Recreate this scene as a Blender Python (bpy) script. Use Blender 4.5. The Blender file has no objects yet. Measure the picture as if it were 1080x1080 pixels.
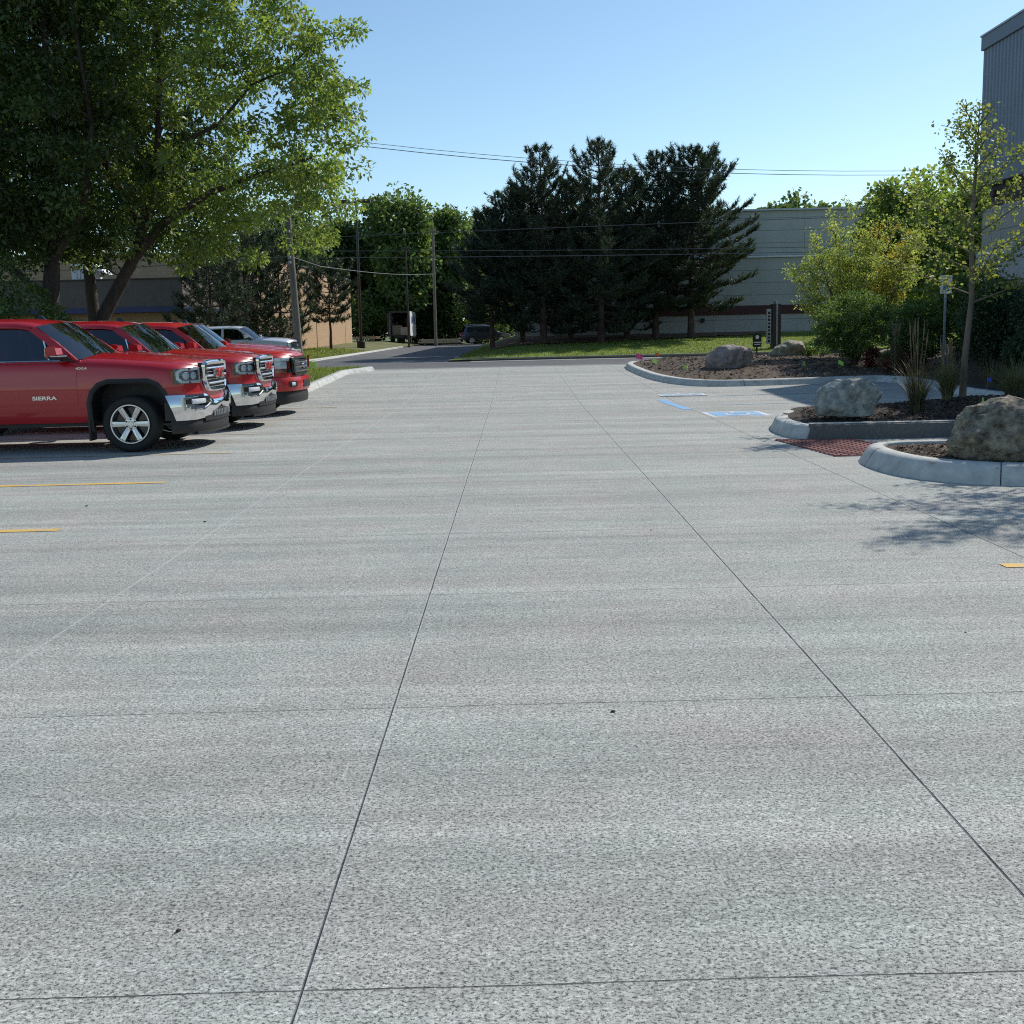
import bpy, bmesh, math, random
import numpy as np
from mathutils import Vector, Matrix, noise
R=math.radians
random.seed(7); rng=np.random.default_rng(7)
scene=bpy.context.scene; COL=scene.collection
CAMH=1.6

# ------------------------------------------------------------------ helpers
def sstep(a,b,x):
    t=max(0.,min(1.,(x-a)/(b-a))); return t*t*(3-2*t)
def lerp(a,b,t): return a+(b-a)*t
def interp(x,tab):
    if x<=tab[0][0]: return tab[0][1]
    for (a,b),(c,d) in zip(tab,tab[1:]):
        if x<=c: return lerp(b,d,(x-a)/(c-a))
    return tab[-1][1]
def H(x,y,hill=True):
    """height of the terrain"""
    z=0.018*(min(max(y,22),38)-22)
    if y>46.5:
        z+=0.05*(min(y,63)-46.5)*sstep(-3.4,0.5,x)
        z+=0.012*(min(y,90)-46.5)*sstep(-9.5,-14,x)
    if hill:
        x0=10.8+max(0,y-27)*.42; z+=2.6*sstep(x0,x0+3.4,x)*sstep(38.5,35,y)*sstep(18.5,24,y)
    return z

class MB:
    def __init__(s): s.v=[]; s.f=[]; s.m=[]
    def add(s,vs,fs,m=0):
        o=len(s.v); s.v+= [tuple(v) for v in vs]; s.f+=[tuple(i+o for i in f) for f in fs]; s.m+=[m]*len(fs); return s
    def box(s,c,d,rot=None,m=0,taper=1.0,bev=0.0):
        x,y,z=[k/2 for k in d]
        if bev>0:
            b=min(bev,x*.9,y*.9,z*.9); bm=bmesh.new(); bmesh.ops.create_cube(bm,size=1)
            for v in bm.verts: v.co=Vector((v.co.x*2*x,v.co.y*2*y,v.co.z*2*z))
            bmesh.ops.bevel(bm,geom=list(bm.edges),offset=b,segments=2,affect='EDGES',profile=.5)
            for v in bm.verts:
                if v.co.z>0: v.co.x*=taper; v.co.y*=taper
            bm.verts.index_update()
            vs=[v.co.copy() for v in bm.verts]; fs=[[v.index for v in f.verts] for f in bm.faces]; bm.free()
        else:
            vs=[Vector((sx*x*(taper if sz>0 else 1),sy*y*(taper if sz>0 else 1),sz*z)) for sz in(-1,1) for sy in(-1,1) for sx in(-1,1)]
            fs=[(0,2,3,1),(4,5,7,6),(0,1,5,4),(2,6,7,3),(0,4,6,2),(1,3,7,5)]
        if rot is not None: vs=[rot@v for v in vs]
        return s.add([v+Vector(c) for v in vs],fs,m)
    def loft(s,rings,m=0,cap=True,closed=True):
        n=len(rings[0]); vs=[p for r in rings for p in r]; fs=[]
        for i in range(len(rings)-1):
            for j in range(n if closed else n-1):
                k=(j+1)%n; fs.append((i*n+j,i*n+k,(i+1)*n+k,(i+1)*n+j))
        if cap and closed:
            fs.append(tuple(range(n-1,-1,-1))); fs.append(tuple(range((len(rings)-1)*n,len(rings)*n)))
        return s.add(vs,fs,m)
    def tube(s,path,rad,n=8,m=0,cap=True,flat=1.0):
        path=[Vector(p) for p in path]; k=len(path)
        if not hasattr(rad,'__len__'): rad=[rad]*k
        rings=[]; up=None
        for i,p in enumerate(path):
            d=(path[min(i+1,k-1)]-path[max(i-1,0)])
            d=d.normalized() if d.length>1e-9 else Vector((0,0,1))
            if up is None: up=Vector((0,0,1)) if abs(d.z)<.9 else Vector((1,0,0))
            a=d.cross(up); a=a.normalized() if a.length>1e-6 else d.orthogonal().normalized(); b=a.cross(d).normalized(); up=b
            rings.append([p+(a*math.cos(2*math.pi*j/n)+b*math.sin(2*math.pi*j/n)*flat)*rad[i] for j in range(n)])
        return s.loft(rings,m,cap)
    def lathe(s,prof,n=32,axis='y',c=(0,0,0),m=0,closed=False):
        """prof: list of (radius, along)"""
        rings=[]
        for r,a in prof:
            ring=[]
            for j in range(n):
                t=2*math.pi*j/n; u,w=r*math.cos(t),r*math.sin(t)
                p={'y':(u,a,w),'z':(u,w,a),'x':(a,u,w)}[axis]
                ring.append((p[0]+c[0],p[1]+c[1],p[2]+c[2]))
            rings.append(ring)
        if closed: rings.append(rings[0]); return s.loft(rings,m,False)
        return s.loft(rings,m,False)
    def prism(s,poly,h0,h1,axis='z',m=0):
        def P(a,b,h): return {'z':(a,b,h),'y':(a,h,b),'x':(h,a,b)}[axis]
        n=len(poly)
        vs=[P(a,b,h0) for a,b in poly]+[P(a,b,h1) for a,b in poly]
        fs=[tuple(range(n-1,-1,-1)),tuple(range(n,2*n))]+[(i,(i+1)%n,(i+1)%n+n,i+n) for i in range(n)]
        return s.add(vs,fs,m)
    def grid(s,G,m=0,thick=None):
        nu,nv=len(G),len(G[0]); vs=[p for r in G for p in r]
        fs=[(i*nv+j,i*nv+j+1,(i+1)*nv+j+1,(i+1)*nv+j) for i in range(nu-1) for j in range(nv-1)]
        return s.add(vs,fs,m)
    def build(s,name,mats,parent=None,smooth=False,angle=35,fix=True,loc=None):
        me=bpy.data.meshes.new(name)
        me.from_pydata(s.v,[],s.f)
        if not isinstance(mats,(list,tuple)): mats=[mats]
        for mm in mats: me.materials.append(mm)
        if len(mats)>1: me.polygons.foreach_set('material_index',s.m)
        if fix:
            bm=bmesh.new(); bm.from_mesh(me); bmesh.ops.recalc_face_normals(bm,faces=bm.faces)
            bm.to_mesh(me); bm.free()
        me.update()
        if smooth:
            me.shade_smooth() if hasattr(me,'shade_smooth') else None
            try: me.set_sharp_from_angle(angle=R(angle))
            except Exception: pass
        o=bpy.data.objects.new(name,me); COL.objects.link(o)
        if parent: o.parent=parent
        if loc is not None: o.location=loc
        return o
def tag(o,label=None,cat=None,group=None,kind=None):
    if label: o['label']=label
    if cat: o['category']=cat
    if group: o['group']=group
    if kind: o['kind']=kind
    return o
def thing(name,label,cat,loc=(0,0,0),rz=0,group=None):
    o=bpy.data.objects.new(name,None); COL.objects.link(o); o.location=loc; o.rotation_euler=(0,0,rz); o.empty_display_size=.2
    return tag(o,label,cat,group)
def copy_tree(o,parent=None):
    c=o.copy(); COL.objects.link(c)
    if parent: c.parent=parent
    for ch in list(o.children): copy_tree(ch,c)
    return c
def text_mesh(name,txt,size,depth,mat,parent,M,offset=0.0,shear=0.0):
    cu=bpy.data.curves.new(name,'FONT'); cu.body=txt; cu.size=size; cu.extrude=depth; cu.offset=offset; cu.shear=shear
    cu.align_x='CENTER'; cu.align_y='CENTER'
    t=bpy.data.objects.new(name+'_tmp',cu); COL.objects.link(t)
    dg=bpy.context.evaluated_depsgraph_get(); me=bpy.data.meshes.new_from_object(t.evaluated_get(dg))
    bpy.data.objects.remove(t); bpy.data.curves.remove(cu)
    me.transform(M); me.materials.clear(); me.materials.append(mat)
    o=bpy.data.objects.new(name,me); COL.objects.link(o); o.parent=parent
    return o

# ------------------------------------------------------------------ materials
def newmat(name):
    m=bpy.data.materials.new(name); m.use_nodes=True; nt=m.node_tree; nt.nodes.clear()
    out=nt.nodes.new('ShaderNodeOutputMaterial'); return m,nt,out
def N(nt,t,**k):
    n=nt.nodes.new(t)
    for a,b in k.items():
        if a.startswith('i_'):
            key=a[2:]; key=int(key) if key.isdigit() else key.replace('_',' ')
            n.inputs[key].default_value=b
        else: setattr(n,a,b)
    return n
def math_(nt,op,a,b=None,c=None,clamp=False):
    n=nt.nodes.new('ShaderNodeMath'); n.operation=op; n.use_clamp=clamp
    for i,x in enumerate((a,b,c)):
        if x is None: continue
        if hasattr(x,'links') or hasattr(x,'is_linked'): nt.links.new(x,n.inputs[i])
        else: n.inputs[i].default_value=x
    return n.outputs[0]
def coords(nt,scale=(1,1,1),kind='Object'):
    tc=nt.nodes.new('ShaderNodeTexCoord'); mp=nt.nodes.new('ShaderNodeMapping'); mp.inputs['Scale'].default_value=scale
    nt.links.new(tc.outputs[kind],mp.inputs['Vector']); return mp.outputs[0]
def noise_(nt,vec,scale,detail=3,rough=.5):
    n=nt.nodes.new('ShaderNodeTexNoise'); n.inputs['Scale'].default_value=scale; n.inputs['Detail'].default_value=detail; n.inputs['Roughness'].default_value=rough
    nt.links.new(vec,n.inputs['Vector']); return n.outputs['Fac']
def ramp(nt,fac,stops):
    n=nt.nodes.new('ShaderNodeValToRGB'); cr=n.color_ramp
    while len(cr.elements)<len(stops): cr.elements.new(.5)
    for e,(p,c) in zip(cr.elements,stops):
        e.position=p; e.color=(c,c,c,1) if not hasattr(c,'__len__') else (*c,1)
    nt.links.new(fac,n.inputs[0]); return n.outputs[0]
def mixc(nt,fac,a,b,mode='MIX'):
    n=nt.nodes.new('ShaderNodeMix'); n.data_type='RGBA'; n.blend_type=mode
    for s,x in ((n.inputs[0],fac),(n.inputs[6],a),(n.inputs[7],b)):
        if hasattr(x,'is_linked'): nt.links.new(x,s)
        elif hasattr(x,'__len__'): s.default_value=(*x,1)
        else: s.default_value=x
    return n.outputs[2]
def mk(name,col,rough=.5,metal=0.,coat=0.,var=.12,scale=4.,bump=0.,bscale=40.,spec=.5,stretch=(1,1,1),col2=None):
    m,nt,out=newmat(name); b=nt.nodes.new('ShaderNodeBsdfPrincipled'); nt.links.new(b.outputs[0],out.inputs[0])
    v=coords(nt,stretch); n=noise_(nt,v,scale,4,.6)
    f=ramp(nt,n,[(.3,0),(.7,1)])
    lo=[c*(1-var) for c in col]; hi=col2 if col2 else [min(1,c*(1+var)) for c in col]
    nt.links.new(mixc(nt,f,lo,hi),b.inputs['Base Color'])
    b.inputs['Roughness'].default_value=rough; b.inputs['Metallic'].default_value=metal
    b.inputs['Coat Weight'].default_value=coat; b.inputs['Coat Roughness'].default_value=.04
    b.inputs['Specular IOR Level'].default_value=spec
    if bump>0:
        bp=nt.nodes.new('ShaderNodeBump'); bp.inputs['Strength'].default_value=1; bp.inputs['Distance'].default_value=bump
        nt.links.new(noise_(nt,v,bscale,4,.65),bp.inputs['Height']); nt.links.new(bp.outputs[0],b.inputs['Normal'])
    return m
def glassmat(name,tint=(.25,.3,.3),rough=0.02,ior=1.5):
    m,nt,out=newmat(name); g=N(nt,'ShaderNodeBsdfGlossy'); g.inputs['Roughness'].default_value=rough; g.inputs['Color'].default_value=(.9,.95,1,1)
    t=N(nt,'ShaderNodeBsdfTransparent'); t.inputs[0].default_value=(*tint,1)
    fr=N(nt,'ShaderNodeFresnel'); fr.inputs[0].default_value=ior; f=math_(nt,'ADD',fr.outputs[0],.04,clamp=True)
    mx=N(nt,'ShaderNodeMixShader'); nt.links.new(f,mx.inputs[0]); nt.links.new(t.outputs[0],mx.inputs[1]); nt.links.new(g.outputs[0],mx.inputs[2]); nt.links.new(mx.outputs[0],out.inputs[0])
    return m
def leafmat(name,col,trans=.45,tcol=None,rough=.5,gloss=.08):
    m,nt,out=newmat(name)
    at=N(nt,'ShaderNodeAttribute',attribute_name='tint')
    c=mixc(nt,1.0,col,at.outputs['Color'],'MULTIPLY')
    tc=mixc(nt,1.0,tcol or [min(1,k*1.6) for k in col],at.outputs['Color'],'MULTIPLY')
    d=N(nt,'ShaderNodeBsdfDiffuse'); nt.links.new(c,d.inputs[0]); t=N(nt,'ShaderNodeBsdfTranslucent'); nt.links.new(tc,t.inputs[0])
    g=N(nt,'ShaderNodeBsdfGlossy'); g.inputs['Roughness'].default_value=rough; g.inputs['Color'].default_value=(1,1,1,1)
    a=N(nt,'ShaderNodeMixShader'); a.inputs[0].default_value=trans; nt.links.new(d.outputs[0],a.inputs[1]); nt.links.new(t.outputs[0],a.inputs[2])
    b=N(nt,'ShaderNodeMixShader'); b.inputs[0].default_value=gloss; nt.links.new(a.outputs[0],b.inputs[1]); nt.links.new(g.outputs[0],b.inputs[2])
    nt.links.new(b.outputs[0],out.inputs[0]); return m

def concrete_mat(name,joints=True,tone=1.0):
    m,nt,out=newmat(name); b=nt.nodes.new('ShaderNodeBsdfPrincipled'); nt.links.new(b.outputs[0],out.inputs[0])
    tc=nt.nodes.new('ShaderNodeTexCoord'); O=tc.outputs['Object']
    def mp(sc):
        k=nt.nodes.new('ShaderNodeMapping'); k.inputs['Scale'].default_value=sc; nt.links.new(O,k.inputs[0]); return k.outputs[0]
    band=noise_(nt,mp((.10,1.5,1)),1.0,5,.62)
    band2=noise_(nt,mp((.06,.42,1)),1.0,3,.5)
    streak=noise_(nt,mp((.6,14,1)),1.0,3,.6)
    blot=noise_(nt,mp((1,1.3,1)),1.3,5,.6)
    grain=noise_(nt,mp((1,1.35,1)),34,6,.88); mid=noise_(nt,mp((1,1.8,1)),7,4,.7); fleck=noise_(nt,mp((1,1.6,1)),75,2,.6); band3=noise_(nt,mp((.12,5.5,1)),1.0,4,.6)
    pit=noise_(nt,mp((1,1.3,1)),84,4,.8)
    fine=noise_(nt,mp((1,2,1)),300,2,.6)
    v=math_(nt,'MULTIPLY_ADD',ramp(nt,band,[(.32,0),(.68,1)]),.30,.79)
    v=math_(nt,'MULTIPLY',v,math_(nt,'MULTIPLY_ADD',ramp(nt,band3,[(.34,0),(.66,1)]),.17,.92))
    v=math_(nt,'MULTIPLY',v,math_(nt,'MULTIPLY_ADD',mid,.56,.74))
    v=math_(nt,'MULTIPLY',v,math_(nt,'MULTIPLY_ADD',band2,.32,.84))
    v=math_(nt,'MULTIPLY',v,math_(nt,'MULTIPLY_ADD',streak,.20,.90))
    v=math_(nt,'MULTIPLY',v,math_(nt,'MULTIPLY_ADD',blot,.36,.82))
    v=math_(nt,'MULTIPLY',v,math_(nt,'MULTIPLY_ADD',ramp(nt,grain,[(.38,0),(.62,1)]),.78,.62))
    v=math_(nt,'MULTIPLY',v,math_(nt,'MULTIPLY_ADD',ramp(nt,pit,[(.38,0),(.50,1)]),.80,.33))
    v=math_(nt,'MULTIPLY',v,math_(nt,'MULTIPLY_ADD',ramp(nt,fleck,[(.54,0),(.66,1)]),.40,.98))
    hue=noise_(nt,mp((1,1.6,1)),.9,3,.5)
    base=mixc(nt,ramp(nt,hue,[(.38,0),(.64,1)]),[c*tone for c in(.356,.368,.333)],[c*tone for c in(.382,.368,.337)])
    vn=N(nt,'ShaderNodeCombineColor')
    for i in range(3): nt.links.new(v,vn.inputs[i])
    col=mixc(nt,1.0,base,vn.outputs[0],'MULTIPLY')
    hgt=math_(nt,'ADD',math_(nt,'MULTIPLY',grain,.6),math_(nt,'MULTIPLY',ramp(nt,pit,[(.36,0),(.46,1)]),.7))
    if joints:
        sp=N(nt,'ShaderNodeSeparateXYZ'); nt.links.new(O,sp.inputs[0]); X,Y=sp.outputs[0],sp.outputs[1]
        wob=math_(nt,'MULTIPLY',math_(nt,'SUBTRACT',noise_(nt,mp((1,1,1)),2.0,4,.6),.5),.012)
        Xw=math_(nt,'ADD',X,math_(nt,'MULTIPLY',wob,.5))
        def line(d,w):
            mr=N(nt,'ShaderNodeMapRange'); mr.inputs[1].default_value=w*.55; mr.inputs[2].default_value=w*1.3; mr.inputs[3].default_value=1; mr.inputs[4].default_value=0
            nt.links.new(d,mr.inputs[0]); return mr.outputs[0]
        dx=[math_(nt,'ABSOLUTE',math_(nt,'SUBTRACT',Xw,k)) for k in(-.56,1.39,3.42)]; dx[0]=math_(nt,'ADD',dx[0],.0011)
        d=math_(nt,'MINIMUM',math_(nt,'MINIMUM',dx[0],dx[1]),dx[2])
        L1=math_(nt,'MULTIPLY',line(d,.0044),math_(nt,'MULTIPLY_ADD',ramp(nt,noise_(nt,mp((6,1,1)),3.0,5,.8),[(.35,0),(.6,1)]),.45,.55))
        yy=math_(nt,'ADD',math_(nt,'MULTIPLY_ADD',X,-.016,math_(nt,'SUBTRACT',Y,2.36)),math_(nt,'MULTIPLY',wob,1.6))
        dy=math_(nt,'PINGPONG',yy,1.928/2)
        patch=ramp(nt,noise_(nt,mp((1,1,1)),1.7,4,.7),[(.35,.45),(.6,1)])
        L2=math_(nt,'MULTIPLY',math_(nt,'MULTIPLY',line(dy,.0026),patch),.85)
        LL=math_(nt,'MAXIMUM',L1,L2)
        soft=math_(nt,'MULTIPLY',line(math_(nt,'MINIMUM',dx[0],dx[1]),.012),.30)
        col=mixc(nt,soft,col,[.55,.55,.54]); col=mixc(nt,LL,col,[.045,.045,.043])
        dl=math_(nt,'ABSOLUTE',math_(nt,'SUBTRACT',Xw,-2.545)); col=mixc(nt,math_(nt,'MULTIPLY',line(dl,.008),.45),col,[.60,.60,.57])
        hgt=math_(nt,'SUBTRACT',hgt,math_(nt,'MULTIPLY',LL,3.))
    nt.links.new(col,b.inputs['Base Color']); b.inputs['Roughness'].default_value=.85; b.inputs['Specular IOR Level'].default_value=.3
    bp=nt.nodes.new('ShaderNodeBump'); bp.inputs['Strength'].default_value=.9; bp.inputs['Distance'].default_value=.003
    nt.links.new(hgt,bp.inputs['Height']); nt.links.new(bp.outputs[0],b.inputs['Normal'])
    return m
def panel_mat(name,col,px,pz,seam=.012,dark=.45,zoff=0.,xoff=0.,axis=0,rough=.7,bump=0):
    """wall panels: seams every px metres across and pz metres up"""
    m,nt,out=newmat(name); b=nt.nodes.new('ShaderNodeBsdfPrincipled'); nt.links.new(b.outputs[0],out.inputs[0])
    tc=nt.nodes.new('ShaderNodeTexCoord'); sp=N(nt,'ShaderNodeSeparateXYZ'); nt.links.new(tc.outputs['Object'],sp.inputs[0])
    dx=math_(nt,'PINGPONG',math_(nt,'ADD',sp.outputs[axis],xoff),px/2); dz=math_(nt,'PINGPONG',math_(nt,'ADD',sp.outputs[2],zoff),pz/2)
    L=math_(nt,'MAXIMUM',math_(nt,'LESS_THAN',dx,seam),math_(nt,'LESS_THAN',dz,seam))
    n=noise_(nt,coords(nt,(.6,.6,.25)),1.2,4,.6); base=mixc(nt,ramp(nt,n,[(.3,0),(.7,1)]),[c*.9 for c in col],[c*1.08 for c in col])
    nt.links.new(mixc(nt,math_(nt,'MULTIPLY',L,1-dark),base,[c*.2 for c in col]),b.inputs['Base Color']); b.inputs['Roughness'].default_value=rough
    return m
def brick_mat(name,c1,c2,mortar,scale=1.,axis='XZ'):
    m,nt,out=newmat(name); b=nt.nodes.new('ShaderNodeBsdfPrincipled'); nt.links.new(b.outputs[0],out.inputs[0])
    tc=nt.nodes.new('ShaderNodeTexCoord'); sp=N(nt,'ShaderNodeSeparateXYZ'); nt.links.new(tc.outputs['Object'],sp.inputs[0])
    cb=N(nt,'ShaderNodeCombineXYZ'); nt.links.new(math_(nt,'ADD',sp.outputs[0],sp.outputs[1]),cb.inputs[0]); nt.links.new(sp.outputs[2],cb.inputs[1])
    t=N(nt,'ShaderNodeTexBrick'); nt.links.new(cb.outputs[0],t.inputs['Vector'])
    t.inputs['Color1'].default_value=(*c1,1); t.inputs['Color2'].default_value=(*c2,1); t.inputs['Mortar'].default_value=(*mortar,1)
    t.inputs['Scale'].default_value=scale; t.inputs['Mortar Size'].default_value=.012; t.inputs['Brick Width'].default_value=.4; t.inputs['Row Height'].default_value=.2
    nt.links.new(t.outputs[0],b.inputs['Base Color']); b.inputs['Roughness'].default_value=.85; return m

M={}
M['concrete']=concrete_mat('broomed_concrete')
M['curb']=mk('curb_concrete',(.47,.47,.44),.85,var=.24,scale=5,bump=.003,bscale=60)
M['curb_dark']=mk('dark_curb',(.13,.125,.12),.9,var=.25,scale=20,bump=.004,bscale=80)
M['asphalt']=mk('asphalt',(.105,.105,.108),.9,var=.25,scale=1.2,bump=.004,bscale=90,stretch=(.3,1.5,1))
M['drive']=mk('old_asphalt',(.11,.112,.115),.9,var=.35,scale=.7,bump=.004,bscale=90)
M['walk']=mk('sidewalk_concrete',(.42,.42,.40),.85,var=.15)
M['lawn']=mk('lawn_grass',(.12,.19,.022),.9,var=.30,scale=1.6,bump=.03,bscale=25,col2=(.20,.26,.035))
M['lawn_dry']=mk('dry_lawn_grass',(.13,.155,.04),.9,var=.4,scale=1.1,bump=.03,bscale=25,col2=(.20,.19,.075))
M['earth']=mk('far_ground',(.08,.12,.03),.95,var=.4,scale=.2)
M['straw']=mk('straw_slope',(.24,.18,.09),.95,var=.5,scale=3,bump=.05,bscale=14,col2=(.33,.26,.14))
M['mulch']=mk('mulch',(.085,.06,.042),.95,var=.55,scale=14,bump=.03,bscale=45,col2=(.19,.135,.09))
M['mulch_dark']=mk('dark_mulch',(.045,.032,.026),.95,var=.5,scale=14,bump=.03,bscale=45,col2=(.10,.07,.05))
M['mulch_red']=mk('mulch_under_pines',(.14,.07,.045),.95,var=.45,scale=5,bump=.03,bscale=25,col2=(.24,.13,.08))
M['bark']=mk('bark',(.05,.038,.03),.9,var=.45,scale=9,bump=.02,bscale=22,stretch=(1,1,.25))
M['bark_grey']=mk('grey_bark',(.17,.135,.10),.9,var=.35,scale=9,bump=.008,bscale=30,stretch=(1,1,.3))
M['bark_pine']=mk('pine_bark',(.10,.065,.05),.95,var=.5,scale=6,bump=.03,bscale=16,stretch=(1,1,.35))
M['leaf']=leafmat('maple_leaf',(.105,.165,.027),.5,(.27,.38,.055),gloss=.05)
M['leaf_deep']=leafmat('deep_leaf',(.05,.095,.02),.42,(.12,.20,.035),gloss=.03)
M['leaf_far']=leafmat('far_leaf',(.085,.14,.035),.42,(.17,.26,.05),gloss=.03)
M['leaf_yellow']=leafmat('yellow_green_leaf',(.23,.29,.06),.5,(.46,.57,.10),gloss=.04)
M['leaf_gold']=leafmat('golden_leaf',(.34,.26,.04),.5,(.62,.50,.06),gloss=.04)
M['leaf_ginkgo']=leafmat('ginkgo_leaf',(.15,.20,.045),.5,(.34,.42,.07),gloss=.04)
M['leaf_bush']=leafmat('bush_leaf',(.075,.135,.025),.45,(.17,.28,.04),gloss=.05)
M['leaf_dark']=leafmat('dark_hedge_leaf',(.028,.060,.020),.3,(.05,.10,.02),gloss=.04)
M['needle']=leafmat('pine_needle',(.030,.052,.026),.2,(.08,.12,.035),gloss=.05)
M['needle_l']=leafmat('spruce_needle',(.030,.048,.020),.15,(.06,.09,.02),gloss=.05)
M['reed']=leafmat('reed_blade',(.13,.14,.06),.35,(.22,.22,.07),gloss=.06)
M['reed_dark']=leafmat('dark_reed_blade',(.07,.075,.035),.3,(.12,.12,.05),gloss=.05)
M['redleaf']=leafmat('dark_red_leaf',(.13,.035,.03),.3,(.30,.08,.05),gloss=.05)
M['grassblade']=leafmat('grass_blade',(.14,.21,.03),.4,(.28,.38,.05),gloss=.04)
M['rock1']=mk('pinkish_granite',(.24,.19,.17),.85,var=.35,scale=6,bump=.03,bscale=9,col2=(.36,.30,.27))
M['rock2']=mk('tan_fieldstone',(.27,.235,.17),.85,var=.4,scale=5,bump=.03,bscale=10,col2=(.42,.38,.29))
M['rock3']=mk('grey_green_fieldstone',(.20,.215,.19),.85,var=.35,scale=7,bump=.045,bscale=11,col2=(.46,.46,.41))
M['rock4']=mk('lichened_brown_fieldstone',(.13,.10,.065),.9,var=.55,scale=11,bump=.05,bscale=16,col2=(.38,.33,.24))
M['dark_chrome']=mk('dark_chrome',(.22,.22,.23),.25,metal=.9,var=.1,scale=8)
M['lamp_dark']=mk('lamp_housing',(.07,.07,.075),.35,var=.4,scale=30); M['lamp_bezel']=mk('bright_lamp_bezel',(.66,.68,.71),.22,metal=.35,var=.08,scale=20)
M['paint']=mk('red_car_paint',(.40,.001,.006),.36,metal=.0,coat=.8,var=.03,scale=.5)
M['paint2']=mk('brighter_red_car_paint',(.46,.004,.006),.4,metal=.0,coat=.6,var=.03,scale=.5)
M['silver']=mk('silver_car_paint',(.72,.74,.77),.3,metal=.2,coat=1,var=.03,scale=.5)
M['darkpaint']=mk('dark_car_paint',(.02,.02,.03),.25,coat=1,var=.05)
M['chrome']=mk('chrome',(.80,.80,.80),.10,metal=1,var=.05,scale=3)
M['satin']=mk('satin_metal',(.62,.63,.65),.28,metal=1,var=.06,scale=6)
M['black']=mk('black_plastic',(.015,.015,.016),.55,var=.2,scale=20,bump=.0005,bscale=300)
M['gloss_black']=mk('gloss_black',(.012,.012,.014),.15,coat=.5,var=.1)
M['rubber']=mk('tyre_rubber',(.012,.012,.012),.75,var=.25,scale=25,bump=.001,bscale=120)
M['interior']=mk('cabin_fabric',(.035,.035,.04),.9,var=.2)
M['glass']=glassmat('window_glass',(.30,.36,.38))
M['tint']=glassmat('tinted_window_glass',(.24,.27,.31))
M['lens']=glassmat('headlight_lens',(.95,.97,.98),ior=1.25)
M['lamp_white']=mk('lamp_reflector',(.75,.77,.80),.15,metal=.15,var=.1,scale=30)
M['amber']=mk('amber_lens',(.30,.075,.015),.15,coat=1,var=.1)
M['redlens']=mk('red_lens',(.45,.01,.01),.15,coat=1,var=.1)
M['emblem_red']=mk('red_enamel',(.55,.01,.015),.3,coat=.5,var=.02)
M['emblem_blue']=mk('blue_enamel',(.01,.03,.20),.2,coat=1,var=.02)
def paint_mark(name,col,wear=.45):
    m,nt,out=newmat(name); b=nt.nodes.new('ShaderNodeBsdfPrincipled')
    n=noise_(nt,coords(nt,(1,2,1)),28,4,.75); n2=noise_(nt,coords(nt),3,3,.6)
    f=ramp(nt,math_(nt,'ADD',math_(nt,'MULTIPLY',n,.7),math_(nt,'MULTIPLY',n2,.3)),[(wear-.05,0),(wear+.06,1)])
    nt.links.new(mixc(nt,f,(.36,.37,.36),col),b.inputs['Base Color']); b.inputs['Roughness'].default_value=.75; nt.links.new(b.outputs[0],out.inputs[0]); return m
M['yellow']=paint_mark('yellow_line_paint',(.72,.43,.07),.45)
M['yellow_worn']=paint_mark('worn_yellow_line_paint',(.58,.42,.18),.51)
M['blue']=paint_mark('blue_line_paint',(.16,.42,.72),.46)
M['blue_worn']=paint_mark('worn_blue_line_paint',(.30,.50,.68),.50)
M['white_mark']=paint_mark('white_line_paint',(.70,.72,.74),.47)
M['tactile']=mk('brick_red_tile',(.20,.065,.055),.8,var=.3,scale=12,bump=.002,bscale=60)
M['white']=mk('white_metal',(.75,.75,.74),.5,var=.06)
M['galv']=mk('galvanised_steel',(.45,.46,.47),.45,metal=.6,var=.15,scale=15)
M['bronze']=mk('dark_bronze_metal',(.045,.035,.032),.5,metal=.3,var=.15)
M['wood']=mk('weathered_wood',(.20,.17,.14),.9,var=.35,scale=8,bump=.006,bscale=30,stretch=(1,1,.1))
M['lumber']=mk('raw_lumber',(.50,.40,.26),.8,var=.25,scale=6)
M['wire']=mk('wire_grey',(.13,.13,.135),.6,var=.1)
M['flag_green']=mk('lime_flag_plastic',(.45,.80,.10),.5,var=.05)
M['flag_yellow']=mk('pale_yellow_flag_plastic',(.70,.85,.22),.5,var=.05)
M['flag_pink']=mk('pink_flag_plastic',(.95,.12,.35),.5,var=.05)
M['flag_orange']=mk('orange_flag_plastic',(.90,.18,.04),.5,var=.05)
M['flag_blue']=mk('blue_flag_plastic',(.03,.08,.65),.5,var=.05)
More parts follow.
